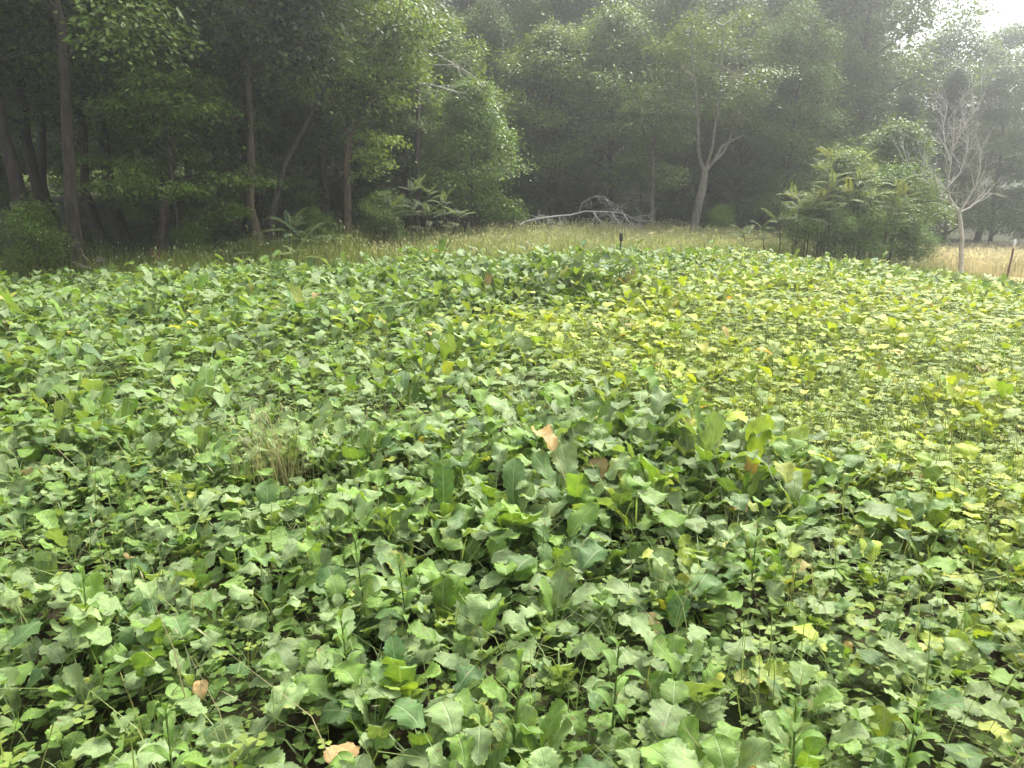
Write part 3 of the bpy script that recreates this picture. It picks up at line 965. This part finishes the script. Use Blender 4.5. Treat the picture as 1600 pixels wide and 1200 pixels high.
x, y = foot(742, 26.5)
tree("leafy_sapling", "bright leafy round-crowned young tree just left of the middle of the wood edge", T_SMALL, x, y, .6, .80, (.95, 1.05, .95), sz=.86)
x, y = foot(640, 27.5)
tree("bushy_tree", "bushy mid-green tree behind the sumac clump beside the forked tree", T_FULL2, x, y, 2.0, .52)
x, y = foot(862, 33)
tree("round_tree", "soft yellowish round-crowned tree behind the fallen dead tree", T_MED, x, y, 2.2, .85, (1.25, 1.15, .95))
x, y = foot(1016, 30)
tree("twin_stem_tree", "small light-green tree with thin pale stems at the fallen tree's tip", grow(61, 5.4, 1.2, 1.7, 18, 64, .11, 'round', .085, cols=BRIGHT, spread=.22, flat=.3, bark=M_PALE), x, y)
x, y = foot(870, 30)
tree("hanging_bush_tree", "dark low-branched tree right behind the fallen dead tree", T_FULL, x, y + 3.5, 1.0, .5, (.8, .85, .8))

def leaning_forked():
    x, y = foot(1084, 29)
    z0 = z1(x, y); base = np.array([x, y, z0]); r = np.random.default_rng(71)
    o = empty("leaning_forked_tree", (x, y, z0))
    tag(o, "pale leaning trunk that forks into upright limbs beside a low green bush", "tree")
    g = Geo()
    P = np.array([at(px, py, 29) for px, py in ((1083, 352), (1090, 325), (1097, 298), (1101, 268))]) - base
    P[0, 2] = -.2
    g.tube(P, [.17, .15, .14, .125], 9)
    limbs = [[(1101, 268), (1093, 250), (1090, 225), (1091, 180), (1085, 120), (1080, 50)], [(1101, 268), (1115, 252), (1130, 238), (1140, 218), (1150, 190), (1155, 120)],
             [(1101, 268), (1112, 235), (1116, 205), (1122, 175), (1128, 120), (1130, 40)], [(1115, 252), (1128, 228), (1145, 219), (1160, 212)]]
    ends = []
    for k, L_ in enumerate(limbs):
        Q = np.array([at(px, py, 29 + (.3 * ((k % 2) * 2 - 1)) * i * .6) for i, (px, py) in enumerate(L_)]) - base
        g.tube(Q, np.linspace(.085 - .01 * k, .022, len(Q)), 7)
        ends += [Q[-1], Q[-2], Q[-3]]
    cl, ow = [], []
    for k in range(34):
        px, py = r.uniform(1040, 1210), r.uniform(20, 190)
        c = at(px, py, r.uniform(27.6, 31)) - base
        s = min(ends, key=lambda e: np.linalg.norm(e - c))
        g.tube([s, (s + c) / 2 + [0, 0, .15], c], [.025, .016, .008], 4)
        o_ = c - s; o_[2] = .2; o_ /= np.linalg.norm(o_) + 1e-6
        for j in range(3): cl.append(c + r.normal(0, .3, 3) * np.array([1, 1, .5])); ow.append(o_)
    V, C = clump_leaves(r, np.array(cl), np.array(ow), 95, .30, .42, .12, (.09, .145, .03), (.16, .22, .05))
    part("trunk", g.mesh("trunk", M_PALE, smooth=True), o)
    part("crown", mesh_np("crown", V, np.arange(len(V)).reshape(-1, 4), M_TREE, tint=C), o)
leaning_forked()

x, y = foot(1215, 32)
tree("ivy_draped_tree", "column of hanging foliage reaching the ground left of the sumac mound", T_FULL, x, y, 3.0, .62, (1.25, 1.25, 1.1))
x, y = foot(1150, 33.5)
tree("dark_edge_tree", "dense dark tree behind the leaning forked trunk", T_FULL2, x, y, 1.2, .6, (.9, .95, .9))
x, y = foot(1405, 34)
tree("cedar_tree", "dark conical cedar rising above the shrubs left of the dead tree", T_CEDAR, x, y, 0, .78, (1.1, 1.15, 1.1))
x, y = foot(1470, 36)
tree("cedar_tree", "dark conical cedar behind the bare dead tree", T_CEDAR, x, y, 1.5, .95, (1.0, 1.05, 1.0))
# right-hand wood behind the meadow
for px, Y, m, s, c, lab in ((1545, 40, T_FULL, .66, (1, 1, 1), "broad hazy tree standing behind the tan meadow, right of the dead tree"),
                            (1625, 40, T_FULL2, .62, (1.1, 1.1, 1), "hazy tree cut by the right edge of the picture"),
                            (1452, 43, T_FULL, .80, (1, 1, 1), "tall hazy tree whose top stands against the sky right of the gap"),
                            (1525, 46, T_FULL2, .94, (.95, 1, .95), "tallest hazy tree against the white sky near the top right corner"),
                            (1330, 38, T_TALL2, .98, (.95, 1, .95), "tall hazy tree rising behind the sumac mound, left of the sky gap"),
                            (1265, 40, T_FULL2, 1.05, (1, 1, 1), "tall hazy tree behind the hanging foliage column"),
                            (1375, 44, T_FULL, .70, (1, 1, 1), "low hazy tree filling the foot of the sky gap")):
    x, y = foot(px, Y)
    tree("hazy_tree", lab, m, x, y, rng.uniform(0, 6), s, c, group="trees of the right wood")

# second and third rows of the wood
def rows():
    """The canopy climbs step by step from the edge of the wood back."""
    r = np.random.default_rng(81)
    for Y, n, kinds, sc in ((30, 9, (T_TALL, T_TALL2), .9), (37, 12, (T_TALL, T_TALL2, T_FULL), .62), (43, 12, (T_TALL, T_FULL, T_TALL2), .82), (50, 9, (T_TALL, T_TALL2), 1.0)):
        for i in range(n):
            px = -150 + (1330 + 150) * (i + .5) / n + r.uniform(-35, 35)
            if Y == 30 and px > 600: continue
            if Y == 37 and 180 > px > 90: continue
            if Y == 50 and px < 500: continue
            yy = Y + r.uniform(-2, 2)
            m = kinds[int(r.integers(len(kinds)))]
            f = r.uniform(.85, 1.3)
            k = r.uniform(.9, 1.12) * ((.62 if Y == 30 and px > 330 else sc) if px > 480 or Y == 30 and px > 330 else .95)
            x, y = foot(px, yy)
            tree("woodland_tree", "tall leafy tree deep inside the wood behind the edge trees", m, x, y, r.uniform(0, 6.28), k, (f, f, f), group="trees deep in the wood", bark=(.8, .8, .8))
rows()

def understory():
    r = np.random.default_rng(83)
    spots = [(20, 30), (250, 27), (150, 33), (445, 26), (350, 25), (600, 30), (690, 31), (760, 33), (800, 36), (905, 35), (950, 33.5), (1000, 36), (1060, 34), (1110, 37), (1190, 35), (1290, 34), (1240, 36.5), (480, 30), (420, 31), (330, 29), (560, 33), (720, 36), (860, 38)]
    for k, (px, Y) in enumerate(spots):
        x, y = foot(px, Y)
        m = (T_FULL2, T_FULL, T_MED, T_UNDER)[k % 4]
        f = r.uniform(.9, 1.35)
        tree("understory_tree", "leafy understory tree filling the shade behind the edge of the wood", m, x, y, r.uniform(0, 6.28), r.uniform(.36, .55) * (1 + .05 * (Y - 30)) if k % 4 < 2 else r.uniform(.6, .85) * (1 + .05 * (Y - 30)), (f, f * 1.02, f * .95), group="understory trees of the wood")
understory()

# the wood beyond: one mass on the rising ground
def far_wood():
    r = np.random.default_rng(91)
    Vs, Cs = [], []
    for i in range(84):
        px = -300 + 1650 * r.random(); Y = r.uniform(50, 90)
        if Y < 78 and px < 330: Y += 28
        if px > 1250: Y = r.uniform(48, 60)
        x = (px - 800) / FPX * Y; z = z1(x, Y)
        h, R = r.uniform(15, 22), r.uniform(4, 6)
        if px > 1330: h *= .5
        n = 34
        th, ph = r.uniform(0, 2 * pi, n), np.arccos(r.uniform(-.6, 1, n))
        cen = np.stack([R * np.sin(ph) * np.cos(th), R * np.sin(ph) * np.sin(th), h * .52 + np.cos(ph) * h * .47], 1) * r.uniform(.75, 1.05, (n, 1)) + [x, Y, z]
        o = cen - np.array([x, Y, z + h * .5]); o /= np.linalg.norm(o, axis=1)[:, None]
        V, C = clump_leaves(r, cen, o, 48, 1.0, .6, .52, (.075, .125, .03), (.14, .20, .05))
        Vs.append(V); Cs.append(C)
    V = np.concatenate(Vs)
    me = mesh_np("far_woods", V, np.arange(len(V)).reshape(-1, 4), M_TREE, tint=np.concatenate(Cs))
    tag(part("far_woods", me), "dense hazy green wood on the rising ground behind all the trees", "woods", kind="stuff")
far_wood()

# undergrowth along the foot of the wood
def undergrowth():
    r = np.random.default_rng(95)
    cen = []
    for i in range(520):
        px = r.uniform(-60, 1250)
        Y = np.interp(px, [0, 200, 400, 700, 900, 1250], [19.5, 21, 22.5, 26.5, 30, 30]) + abs(r.normal(0, 2.2)) + .8
        if px < 330 and r.random() < .75: continue
        x = gx(px, Y)
        h = r.uniform(.1, 1.1) if px > 560 else r.uniform(.05, .5)
        cen.append((x, Y, z1(x, Y) + h))
    cen = np.array(cen)
    o = np.tile([0, -.6, .4], (len(cen), 1))
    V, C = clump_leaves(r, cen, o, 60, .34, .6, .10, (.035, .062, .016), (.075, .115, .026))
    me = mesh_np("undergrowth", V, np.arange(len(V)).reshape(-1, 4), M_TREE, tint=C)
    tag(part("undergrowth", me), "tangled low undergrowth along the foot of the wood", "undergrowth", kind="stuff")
undergrowth()

# ------------------------------------------------------------------ sumacs and shrubs
def frond_mesh(seed):
    r = np.random.default_rng(seed)
    g = Geo()
    n = 13
    f0, f1 = radians(r.uniform(30, 55)), radians(r.uniform(80, 118))
    pts_, y, z = [np.zeros(3)], 0, 0
    for i in range(n + 1):
        ph = f0 + (f1 - f0) * (i / n)
        y += sin(ph) / (n + 1); z += cos(ph) / (n + 1)
        pts_.append(np.array([0, y, z]))
    pts_ = np.array(pts_)
    g.tube(pts_[::2], np.linspace(.008, .004, len(pts_[::2])), 3, c=(1.2, 1.0, .8), cap=False)
    P, D, Nn, L = [], [], [], []
    for i in range(2, n + 2):
        t = (i - 1) / n
        tg = pts_[i] - pts_[i - 1]; tg /= np.linalg.norm(tg)
        nn = np.cross([1, 0, 0], tg)
        for s in (-1, 1):
            d = np.array([s * .9, 0, 0]) + tg * .45 + np.array([0, 0, -.22]); d /= np.linalg.norm(d)
            P.append(pts_[i]); D.append(d); Nn.append(nn + np.array([0, 0, .4])); L.append(.23 * (sin(pi * (.25 + .62 * t)) ** .7) * r.uniform(.9, 1.1))
    P.append(pts_[-1]); D.append(tg); Nn.append(nn); L.append(.2)
    V = leaf_kites(np.array(P), np.array(D), np.array(Nn), np.array(L), .14, .05)
    g.add(V, q=np.arange(len(V)).reshape(-1, 4))
    return g.mesh("frond", M_FROND)
FRONDS = [frond_mesh(200 + i) for i in range(5)]

def sumac(name, label, px, Y, stems, seed, col=(.075, .125, .045), fl=(.55, .8), per=(8, 11), group=None, cat="shrub"):
    """stems: list of (dx, dy, height, lean) around the foot."""
    r = np.random.default_rng(seed)
    x, y = foot(px, Y)
    o = empty(name, (x, y, z1(x, y)))
    tag(o, label, cat, group)
    for dx, dy, h, lean in stems:
        g = Geo()
        top = np.array([dx + lean, dy, h])
        zb = z1(x + dx, y + dy) - z1(x, y)
        b = np.array([dx, dy, zb - .1])
        g.tube([b, (b + top) / 2 + r.normal(0, .03, 3), top], [.022, .018, .010], 5)
        part("stem", g.mesh("stem", M_BARK, smooth=True), o, color=(1.3, 1.2, 1.0))
        n = int(r.integers(*per))
        for k in range(n):
            f = r.uniform(.9, 1.0) if k > n * .45 else r.uniform(.55, .9)
            p = b + (top - b) * f
            s = r.uniform(*fl) * (1 if k < n * .8 else .75)
            tl = r.uniform(-.25, .15) if k < n * .7 else r.uniform(.3, .7)
            cc = np.array(col) * r.uniform(.8, 1.25) * (np.array([1.15, 1.05, .8]) if r.random() < .25 else 1)
            part("frond", FRONDS[int(r.integers(5))], o, loc=p, rot=(tl, r.uniform(-.2, .2), k * 2.399 + r.uniform(-.3, .3)), scale=(s, s, s), color=cc)
    return o

sr = np.random.default_rng(301)
# big mound at right
st = []
for k in range(17):
    a, q_ = sr.uniform(0, 2 * pi), math.sqrt(sr.random())
    dx, dy = 1.35 * q_ * cos(a), .9 * q_ * sin(a)
    st.append((dx, dy, 3.25 * (1 - .42 * q_ ** 2) * sr.uniform(.82, 1.02), dx * .18))
for k in range(9):
    dx = sr.uniform(-1.5, 1.2); st.append((dx, -.7 + sr.uniform(-.2, .2), sr.uniform(.9, 1.9), dx * .1))
sumac("sumac_mound", "large rounded pale-green sumac thicket left of the bare dead tree", 1318, 22.5, st, 302, (.21, .265, .125), (.45, .72), (10, 13))
sumac("sumac_shrub", "low sumac at the left skirt of the large sumac thicket", 1215, 21.5, [(-.3, 0, .75, -.15), (.1, .1, 1.0, -.1), (.4, 0, 1.3, .1), (-.7, .2, .55, -.2)], 303, (.10, .145, .06), (.5, .7))
tree("thicket_shrub", "dense green shrub between the sumac thicket and the dead tree", T_BUSH, *foot(1392, 23.2), .3, 1.15, (1.35, 1.4, 1.2), "shrub", sz=1.2)
tree("thicket_shrub", "low dark shrub at the right foot of the thicket by the meadow", T_BUSH, *foot(1428, 22.6), 1.3, .62, (1.2, 1.3, 1.2), "shrub")
tree("thicket_shrub", "taller dim shrub rising behind the sumac thicket", T_SMALL, *foot(1385, 26), 2.3, .78, (.85, .9, .9), "shrub")
tree("thicket_shrub", "leafy shrub filling the heart of the sumac thicket", T_SMALL, *foot(1318, 22.9), 1.1, .54, (1.45, 1.35, 1.9), "shrub")
for px, Y, s_, lab in ((1262, 21.8, .62, "low leafy bush at the left foot of the sumac thicket"), (1305, 21.6, .58, "low leafy bush hiding the stems in the middle of the sumac thicket"), (1350, 21.7, .66, "low leafy bush at the front of the thicket beside the pale stems")):
    tree("thicket_shrub", lab, T_BUSH, *foot(px, Y), px * .1, s_, (1.45, 1.45, 1.25), "shrub")
tree("grassy_bush", "small round green bush at the foot of the leaning forked trunk", T_BUSH, *foot(1125, 28.6), .8, .48, (1.5, 1.6, 1.2), "bush")
tree("grassy_bush", "small low bush at the root end of the fallen dead tree", T_BUSH, *foot(806, 27.5), 2.8, .34, (1.3, 1.5, 1.1), "bush")
tree("leafy_shrub", "leafy shrub between the forked tree's foot and the grey-green sumac clump", T_BUSH, *foot(602, 23.2), .9, .62, (1.3, 1.35, 1.15), "shrub")
tree("leafy_shrub", "low leafy shrub left of the forked tree's foot", T_BUSH, *foot(492, 22.4), 2.9, .45, (1.2, 1.3, 1.1), "shrub")
tree("leafy_shrub", "low leafy shrub in the shade under the understory tree", T_BUSH, *foot(300, 20.2), 4.0, .42, (1.1, 1.2, 1.0), "shrub")
tree("leafy_shrub", "leafy shrub at the foot of the straight trunk in the left corner", T_BUSH, *foot(58, 17.2), 1.8, .70, (1.1, 1.1, 1.0), "shrub")
sumac("sumac_shrub", "sumac spreading long fronds above the leafy shrub in the left corner", 68, 17.4, [(0, 0, 1.25, .1), (-.15, .1, .95, -.1)], 304, (.05, .10, .03), (.45, .65), (6, 8))
sumac("sumac_shrub", "grey-green sumac clump beside the tall grass below the bushy tree", 655, 22.9, [(-.6, 0, 1.1, -.2), (-.2, .2, 1.6, 0), (.15, 0, 1.55, .15), (.5, .1, 1.25, .25), (.85, 0, .9, .3), (-.9, -.1, .7, -.2), (.3, -.3, .9, 0)], 305, (.15, .20, .11), (.45, .72))
sumac("sumac_shrub", "tall fern-like sumac in front of the curved-foot tree", 458, 19.5, [(-.05, 0, .85, 0), (.12, .1, .6, .1)], 306, (.12, .18, .08), (.6, .95), (8, 10))
sumac("sumac_shrub", "small fern-like sumac with a yellowed frond at the field margin", 462, 17.6, [(0, 0, .32, .03)], 307, (.14, .19, .07), (.4, .6), (6, 8))
sumac("sumac_shrub", "small sumac standing left of the forked tree's foot", 530, 21, [(-.1, 0, .5, -.1), (.15, 0, .4, .1)], 308, (.12, .18, .06), (.45, .7), (6, 8))
sumac("sumac_shrub", "short sumac sprig in the grass below the slanting tree", 350, 18.6, [(0, 0, .35, .05)], 309, (.10, .145, .055), (.4, .6), (6, 8))
sumac("sumac_shrub", "tiny pale sumac sprig at the field margin near the reddish stump", 205, 16.6, [(0, 0, .22, .02)], 310, (.15, .21, .08), (.3, .45), (5, 7))
sumac("sumac_shrub", "low sumac sprig in the grass between the curved-foot and slanting trees", 385, 19.2, [(0, 0, .28, .05)], 311, (.10, .145, .055), (.4, .55), (5, 7))

# ------------------------------------------------------------------ bare dead tree
def dead_tree():
    x, y = foot(1502, 24)
    z0 = z1(x, y); base = np.array([x, y, z0]); r = np.random.default_rng(401)
    o = empty("dead_tree", (x, y, z0))
    tag(o, "pale bare dead tree at the edge of the tan meadow", "tree")
    Y = 24.0
    def W(l, dy=0): return np.array([at(px, py, Y + dy * i) for i, (px, py) in enumerate(l)]) - base
    g = Geo()
    T = W([(1502, 432), (1502, 405), (1503, 370), (1499, 336), (1496, 325)]); T[0, 2] = -.2
    g.tube(T, [.085, .068, .062, .060, .052], 8)
    part("trunk", g.mesh("trunk", M_DEAD, smooth=True), o)
    limbs = [[(1496, 328), (1484, 310), (1481, 290), (1486, 250), (1490, 210), (1492, 175), (1508, 145)],
             [(1484, 310), (1470, 298), (1450, 285), (1430, 272), (1415, 252)],
             [(1498, 332), (1512, 312), (1525, 290), (1532, 262), (1530, 235)],
             [(1498, 332), (1516, 324), (1532, 312), (1545, 298)],
             [(1482, 300), (1462, 280), (1448, 262), (1438, 240)],
             [(1486, 255), (1476, 225), (1474, 195), (1482, 160)],
             [(1488, 235), (1502, 205), (1516, 185), (1530, 165)],
             [(1481, 292), (1500, 270), (1510, 240), (1514, 215)],
             [(1490, 318), (1465, 308), (1445, 302), (1422, 296)]]
    for k, l in enumerate(limbs):
        g = Geo()
        P = W(l, (.12 if k % 2 else -.14))
        g.tube(P, np.linspace(.042 if k in (0, 1, 2) else .028, .009, len(P)), 6)
        for j in range(len(P) - 1):
            for b in range(int(r.integers(2, 7))):
                t = r.random(); s = P[j] + (P[j + 1] - P[j]) * t
                d = P[j + 1] - P[j]; d /= np.linalg.norm(d)
                nd = d * .8 + r.normal(0, .45, 3) + np.array([-.12, 0, .18]); nd /= np.linalg.norm(nd)
                branchy(g, r, s, nd, r.uniform(.35, .9) * (.6 if j > 3 else 1), .010, 2 if b % 2 else 1, .6, .03, 3)
        part("branch", g.mesh("branch", M_DEAD), o)
dead_tree()

# ------------------------------------------------------------------ fallen dead tree
def fallen_tree():
    Y = 27.0
    x, y = foot(905, Y)
    z0 = z1(x, y); base = np.array([x, y, z0]); r = np.random.default_rng(501)
    o = empty("fallen_tree", (x, y, z0))
    tag(o, "pale fallen dead tree lying across the grass in front of the wood", "fallen tree")
    def W(l, dy=0, y0=0): return np.array([at(px, py, Y + y0 + dy * i) for i, (px, py) in enumerate(l)]) - base
    g = Geo()
    S = W([(812, 352), (819, 347), (840, 342), (868, 338), (892, 336), (915, 330), (943, 331), (969, 332), (980, 336), (993, 344), (1012, 347)], .12)
    g.tube(S, np.linspace(.042, .010, len(S)), 8)
    part("trunk", g.mesh("trunk", M_DEAD, smooth=True), o)
    S2 = [([(904, 333), (909, 318), (920, 310), (933, 306), (944, 307), (950, 314)], -.1, .5, .016), ([(927, 331), (932, 339), (938, 346), (950, 353)], -.2, .7, .036),
          ([(957, 332), (959, 338), (963, 343), (969, 350)], -.15, .8, .028), ([(975, 335), (981, 344), (989, 354)], -.25, .9, .026), ([(836, 343), (842, 335)], .1, .2, .02),
          ([(855, 340), (862, 351)], -.2, .4, .02), ([(873, 338), (877, 349)], -.2, .4, .02), ([(943, 331), (955, 338), (958, 346)], .3, .8, .02),
          ([(980, 336), (990, 343), (1005, 345), (1018, 344)], .1, 1.0, .018), ([(985, 340), (1000, 338), (1020, 335)], .15, 1.0, .014), ([(960, 332), (966, 325), (974, 319)], .15, .9, .014)]
    for l, dy, y0, rr in S2:
        g = Geo()
        P = W(l, dy, y0)
        g.tube(P, np.linspace(rr, rr * .4, len(P)), 6)
        for b in range(11):
            j = int(r.integers(len(P) - 1)); s = P[j] + (P[j + 1] - P[j]) * r.random()
            d = P[j + 1] - P[j]; d /= np.linalg.norm(d)
            nd = d * .5 + r.normal(0, .5, 3) + np.array([.2, 0, -.35]); nd /= np.linalg.norm(nd)
            branchy(g, r, s, nd, r.uniform(.18, .5), .008, 1, .6, -.03, 4)
        part("branch", g.mesh("branch", M_DEAD), o)
    # a few live leaves still cling to the crown end
    cen = np.array([at(px, py, Y + 1) - base for px, py in ((958, 327), (968, 320), (974, 318), (962, 337), (985, 330), (998, 336), (945, 327), (921, 316), (1002, 332))])
    V, C = clump_leaves(r, cen, np.tile([0, 0, .3], (len(cen), 1)), 16, .10, .6, .085, (.09, .14, .05), (.15, .20, .07))
    part("foliage", mesh_np("foliage", V, np.arange(len(V)).reshape(-1, 4), M_TREE, tint=C), o)
fallen_tree()

# ------------------------------------------------------------------ small things
def steel_post():
    Y = 23.0
    b, t = at(1571, 440, Y), at(1587, 374, Y)
    x, y = float(b[0]), Y
    z0 = z1(x, y)
    o = empty("fence_post", (x, y, z0))
    tag(o, "rusty leaning steel fence post with a white tip beside the tan meadow", "fence post")
    base = np.array([x, y, z0]); b = b - base; t = t - base
    b[2] = min(b[2], 0) - .3
    ax = (t - b); L = np.linalg.norm(ax); ax /= L
    s = np.array([ax[2], 0, -ax[0]]); n = np.cross(ax, s)
    def bar(name, f0, f1, mat, k=1.0):
        g = Geo()
        p0, p1 = b + ax * L * f0, b + ax * L * f1
        for hw, hd, off in ((.026 * k, .005 * k, .0), (.005 * k, .022 * k, .024)):
            c = []
            for p in (p0, p1):
                q = p + n * off
                c += [q - s * hw - n * hd, q + s * hw - n * hd, q + s * hw + n * hd, q - s * hw + n * hd]
            g.add(c, q=[(0, 1, 5, 4), (1, 2, 6, 5), (2, 3, 7, 6), (3, 0, 4, 7), (4, 5, 6, 7), (3, 2, 1, 0)])
        return part(name, g.mesh(name, mat), o)
    bar("shaft", 0, .83, M_RUST)
    bar("white_tip", .83, 1.0, M_WHITE, 1.15)
    for k in range(7):
        p = b + ax * L * (.28 + .085 * k) - n * .012
        g = Geo(); g.tube([p, p - n * .014], [.008, .006], 6)
        part("stud", g.mesh("stud", M_RUST), o)
steel_post()

def box_geo(g, c, h, bev=.006):
    x, y, z = h; b = bev
    v, q = [], []
    for sz_, zz in ((1, -z), (0, -z + b), (0, z - b), (1, z)):
        i = b * sz_
        v += [(-x + i, -y + i, zz), (x - i, -y + i, zz), (x - i, y - i, zz), (-x + i, y - i, zz)]
    for k in range(3):
        for j in range(4): q.append((k * 4 + j, k * 4 + (j + 1) % 4, k * 4 + 4 + (j + 1) % 4, k * 4 + 4 + j))
    q += [(3, 2, 1, 0), (12, 13, 14, 15)]
    g.add(np.array(v) + np.array(c), q=q)

def marker_stake():
    Y = 17.6
    p = at(970, 384, Y)
    x, y = float(p[0]), Y
    z0 = z1(x, y)
    o = empty("marker_stake", (x, y, z0))
    tag(o, "short black stake with a small box on it at the far edge of the crop", "stake")
    top = at(970, 366, Y)[2] - z0
    g = Geo(); g.tube([(0, 0, -.2), (0, 0, top - .14)], [.018, .016], 6); part("stake", g.mesh("stake", M_BLACK), o)
    g = Geo(); box_geo(g, (0, 0, top - .075), (.036, .03, .075)); part("box", g.mesh("box", M_BLACK), o)
    g = Geo(); box_geo(g, (0, -.005, top + .012), (.028, .026, .012), .004); part("cap", g.mesh("cap", M_BLACK), o)
    g = Geo(); g.tube([(.02, .01, top), (.03, .01, top + .12), (.035, .0, top + .24)], [.006, .005, .003], 5); part("rod", g.mesh("rod", M_RUST), o)
    g = Geo(); g.tube([(-.015, .01, top), (-.02, .01, top + .10)], [.005, .004], 5); part("rod", g.mesh("rod", M_RUST), o)
marker_stake()

def stump():
    x, y = foot(243, 18.6)
    o = empty("stump", (x, y, z1(x, y)))
    tag(o, "small reddish-brown rotten stump at the dark edge of the left wood", "stump")
    r = np.random.default_rng(601)
    g = Geo()
    n = 12
    ang = np.arange(n) * 2 * pi / n
    rings = []
    for z, rad in ((-.1, .19), (.05, .15), (.22, .12), (.38, .115)):
        rr = rad * r.uniform(.85, 1.15, n)
        zz = z + (r.uniform(-.10, .12, n) if z > .3 else 0 * ang)
        rings.append(np.stack([rr * np.cos(ang), rr * np.sin(ang), zz], 1))
    rings.append(np.array([[0, 0, .30]]))
    v = np.concatenate(rings)
    q = [(k * n + j, k * n + (j + 1) % n, (k + 1) * n + (j + 1) % n, (k + 1) * n + j) for k in range(3) for j in range(n)]
    t = [(3 * n + j, 3 * n + (j + 1) % n, 4 * n) for j in range(n)]
    g.add(v, q=q, t=t)
    part("stump_wood", g.mesh("stump_wood", M_STUMP), o)
    g = Geo()
    for k in range(4):
        a = k * 1.6 + .3
        g.tube([(.1 * cos(a), .1 * sin(a), .06), (.24 * cos(a), .24 * sin(a), .0), (.36 * cos(a), .36 * sin(a), -.06)], [.045, .03, .012], 5)
    part("root", g.mesh("root", M_STUMP), o)
stump()

def fallen_branch():
    x, y = foot(140, 18.0)
    o = empty("fallen_branch", (x, y, z1(x, y)))
    tag(o, "thin grey dead branch lying on the ground right of the straight trunk", "branch")
    r = np.random.default_rng(611)
    g = Geo()
    g.tube([(-.5, .1, .25), (-.1, 0, .14), (.3, -.1, .05), (.7, -.1, .03)], [.02, .026, .02, .01], 6)
    part("stick", g.mesh("stick", M_DEAD), o)
    for s, d in (((-.1, 0, .14), (.5, .3, .35)), ((.3, -.1, .05), (.6, -.5, .25)), ((.0, 0, .12), (-.3, -.6, .1))):
        g = Geo(); branchy(g, r, np.array(s), np.array(d) / np.linalg.norm(d), .4, .012, 1, .6, 0, 4)
        part("twig", g.mesh("twig", M_DEAD), o)
fallen_branch()

# ---- lance-leaved weeds growing among the near crop
def lance_mesh():
    g = Geo()
    n = 6
    V, U = [], []
    for i in range(n + 1):
        t = i / n
        w = .17 * math.sin(pi * (t * .92 + .04)) ** .9
        y, z = t * cos(.5 - .9 * t), .38 * math.sin(pi * t * .8) - .1 * t
        V += [(-w, y, z + .05), (0, y, z), (w, y, z + .05)]
        U += [(.5 - .5 * w / .17, max(.01, t)), (.5, max(.01, t)), (.5 + .5 * w / .17, max(.01, t))]
    q = []
    for i in range(n):
        a = i * 3; q += [(a, a + 1, a + 4, a + 3), (a + 1, a + 2, a + 5, a + 4)]
    g.add(V, q=q, u=U)
    return g.mesh("lance_leaf", M_CROP, smooth=True)
LANCE = lance_mesh()
def weed(px, py, h, label, seed, col=(.12, .21, .04)):
    r = np.random.default_rng(seed)
    x, y = ground_hit(px, py, h)
    z0 = z1(x, y)
    o = empty("lance_leaved_weed", (x, y, z0))
    tag(o, label, "weed", "lance-leaved weeds among the brassicas")
    g = Geo()
    lx, ly = r.uniform(-.04, .04, 2)
    g.tube([(0, 0, -.02), (lx * .5, ly * .5, h * .5), (lx, ly, h)], [.004, .0035, .002], 5, c=(.13, .19, .05))
    part("stem", g.mesh("stem", M_GRASS), o)
    for k in range(13):
        f = .25 + .75 * k / 12
        s = (.085 if k < 10 else .055) * r.uniform(.8, 1.2)
        part("leaf", LANCE, o, loc=(lx * f, ly * f, h * f), rot=(r.uniform(.0, .5) + (.5 if k > 9 else 0), 0, k * 2.399), scale=(s, s, s), color=np.array(col) * r.uniform(.8, 1.25))
for k, (px, py, h, lab) in enumerate((
        (545, 965, .40, "star-shaped lance-leaved weed left of the yellow-leaved brassica"),
        (795, 1050, .40, "lance-leaved weed with a leafy tip at the bottom centre"),
        (568, 830, .46, "upright lance-leaved weed in the dense stand at the middle left"),
        (255, 1120, .40, "bushy lance-leaved weed at the bottom left"),
        (1255, 1120, .38, "lance-leaved weed at the bottom right of centre"),
        (1425, 1110, .34, "slim lance-leaved weed near the bottom right corner"),
        (640, 870, .44, "small lance-leaved weed right of the pale grass tuft"),
        (1180, 830, .38, "lance-leaved weed below the central mound"),
        (120, 900, .44, "lance-leaved weed near the left edge"),
        (960, 1010, .40, "lance-leaved weed among yellowing leaves right of the bottom centre"))):
    weed(px, py, h, lab, 700 + k)

# ------------------------------------------------------------------ haze
def haze():
    m, nt, out = new_mat("haze_air")
    v = N(nt, "ShaderNodeVolumePrincipled")
    v.inputs["Color"].default_value = (.93, .96, .97, 1)
    v.inputs["Density"].default_value = 0.0048
    v.inputs["Anisotropy"].default_value = .80
    nt.links.new(v.outputs[0], out.inputs["Volume"])
    g = Geo()
    x0, x1, y0, y1, za, zb = -165, 165, -165, 165, -6, 62
    c = [(x0, y0, za), (x1, y0, za), (x1, y1, za), (x0, y1, za), (x0, y0, zb), (x1, y0, zb), (x1, y1, zb), (x0, y1, zb)]
    g.add(c, q=[(3, 2, 1, 0), (4, 5, 6, 7), (0, 1, 5, 4), (1, 2, 6, 5), (2, 3, 7, 6), (3, 0, 4, 7)])
    tag(part("haze", g.mesh("haze", m)), kind="stuff")
haze()
for m in sorted(bpy.data.meshes, key=lambda m: -len(m.loops))[:26]: print("  ", m.name, len(m.loops) - 2 * len(m.polygons))
print("tris", sum(len(m.loops) - 2 * len(m.polygons) for m in bpy.data.meshes))
print("objects", len(scene.objects), "near plants", n_near, "plants", len(pts))
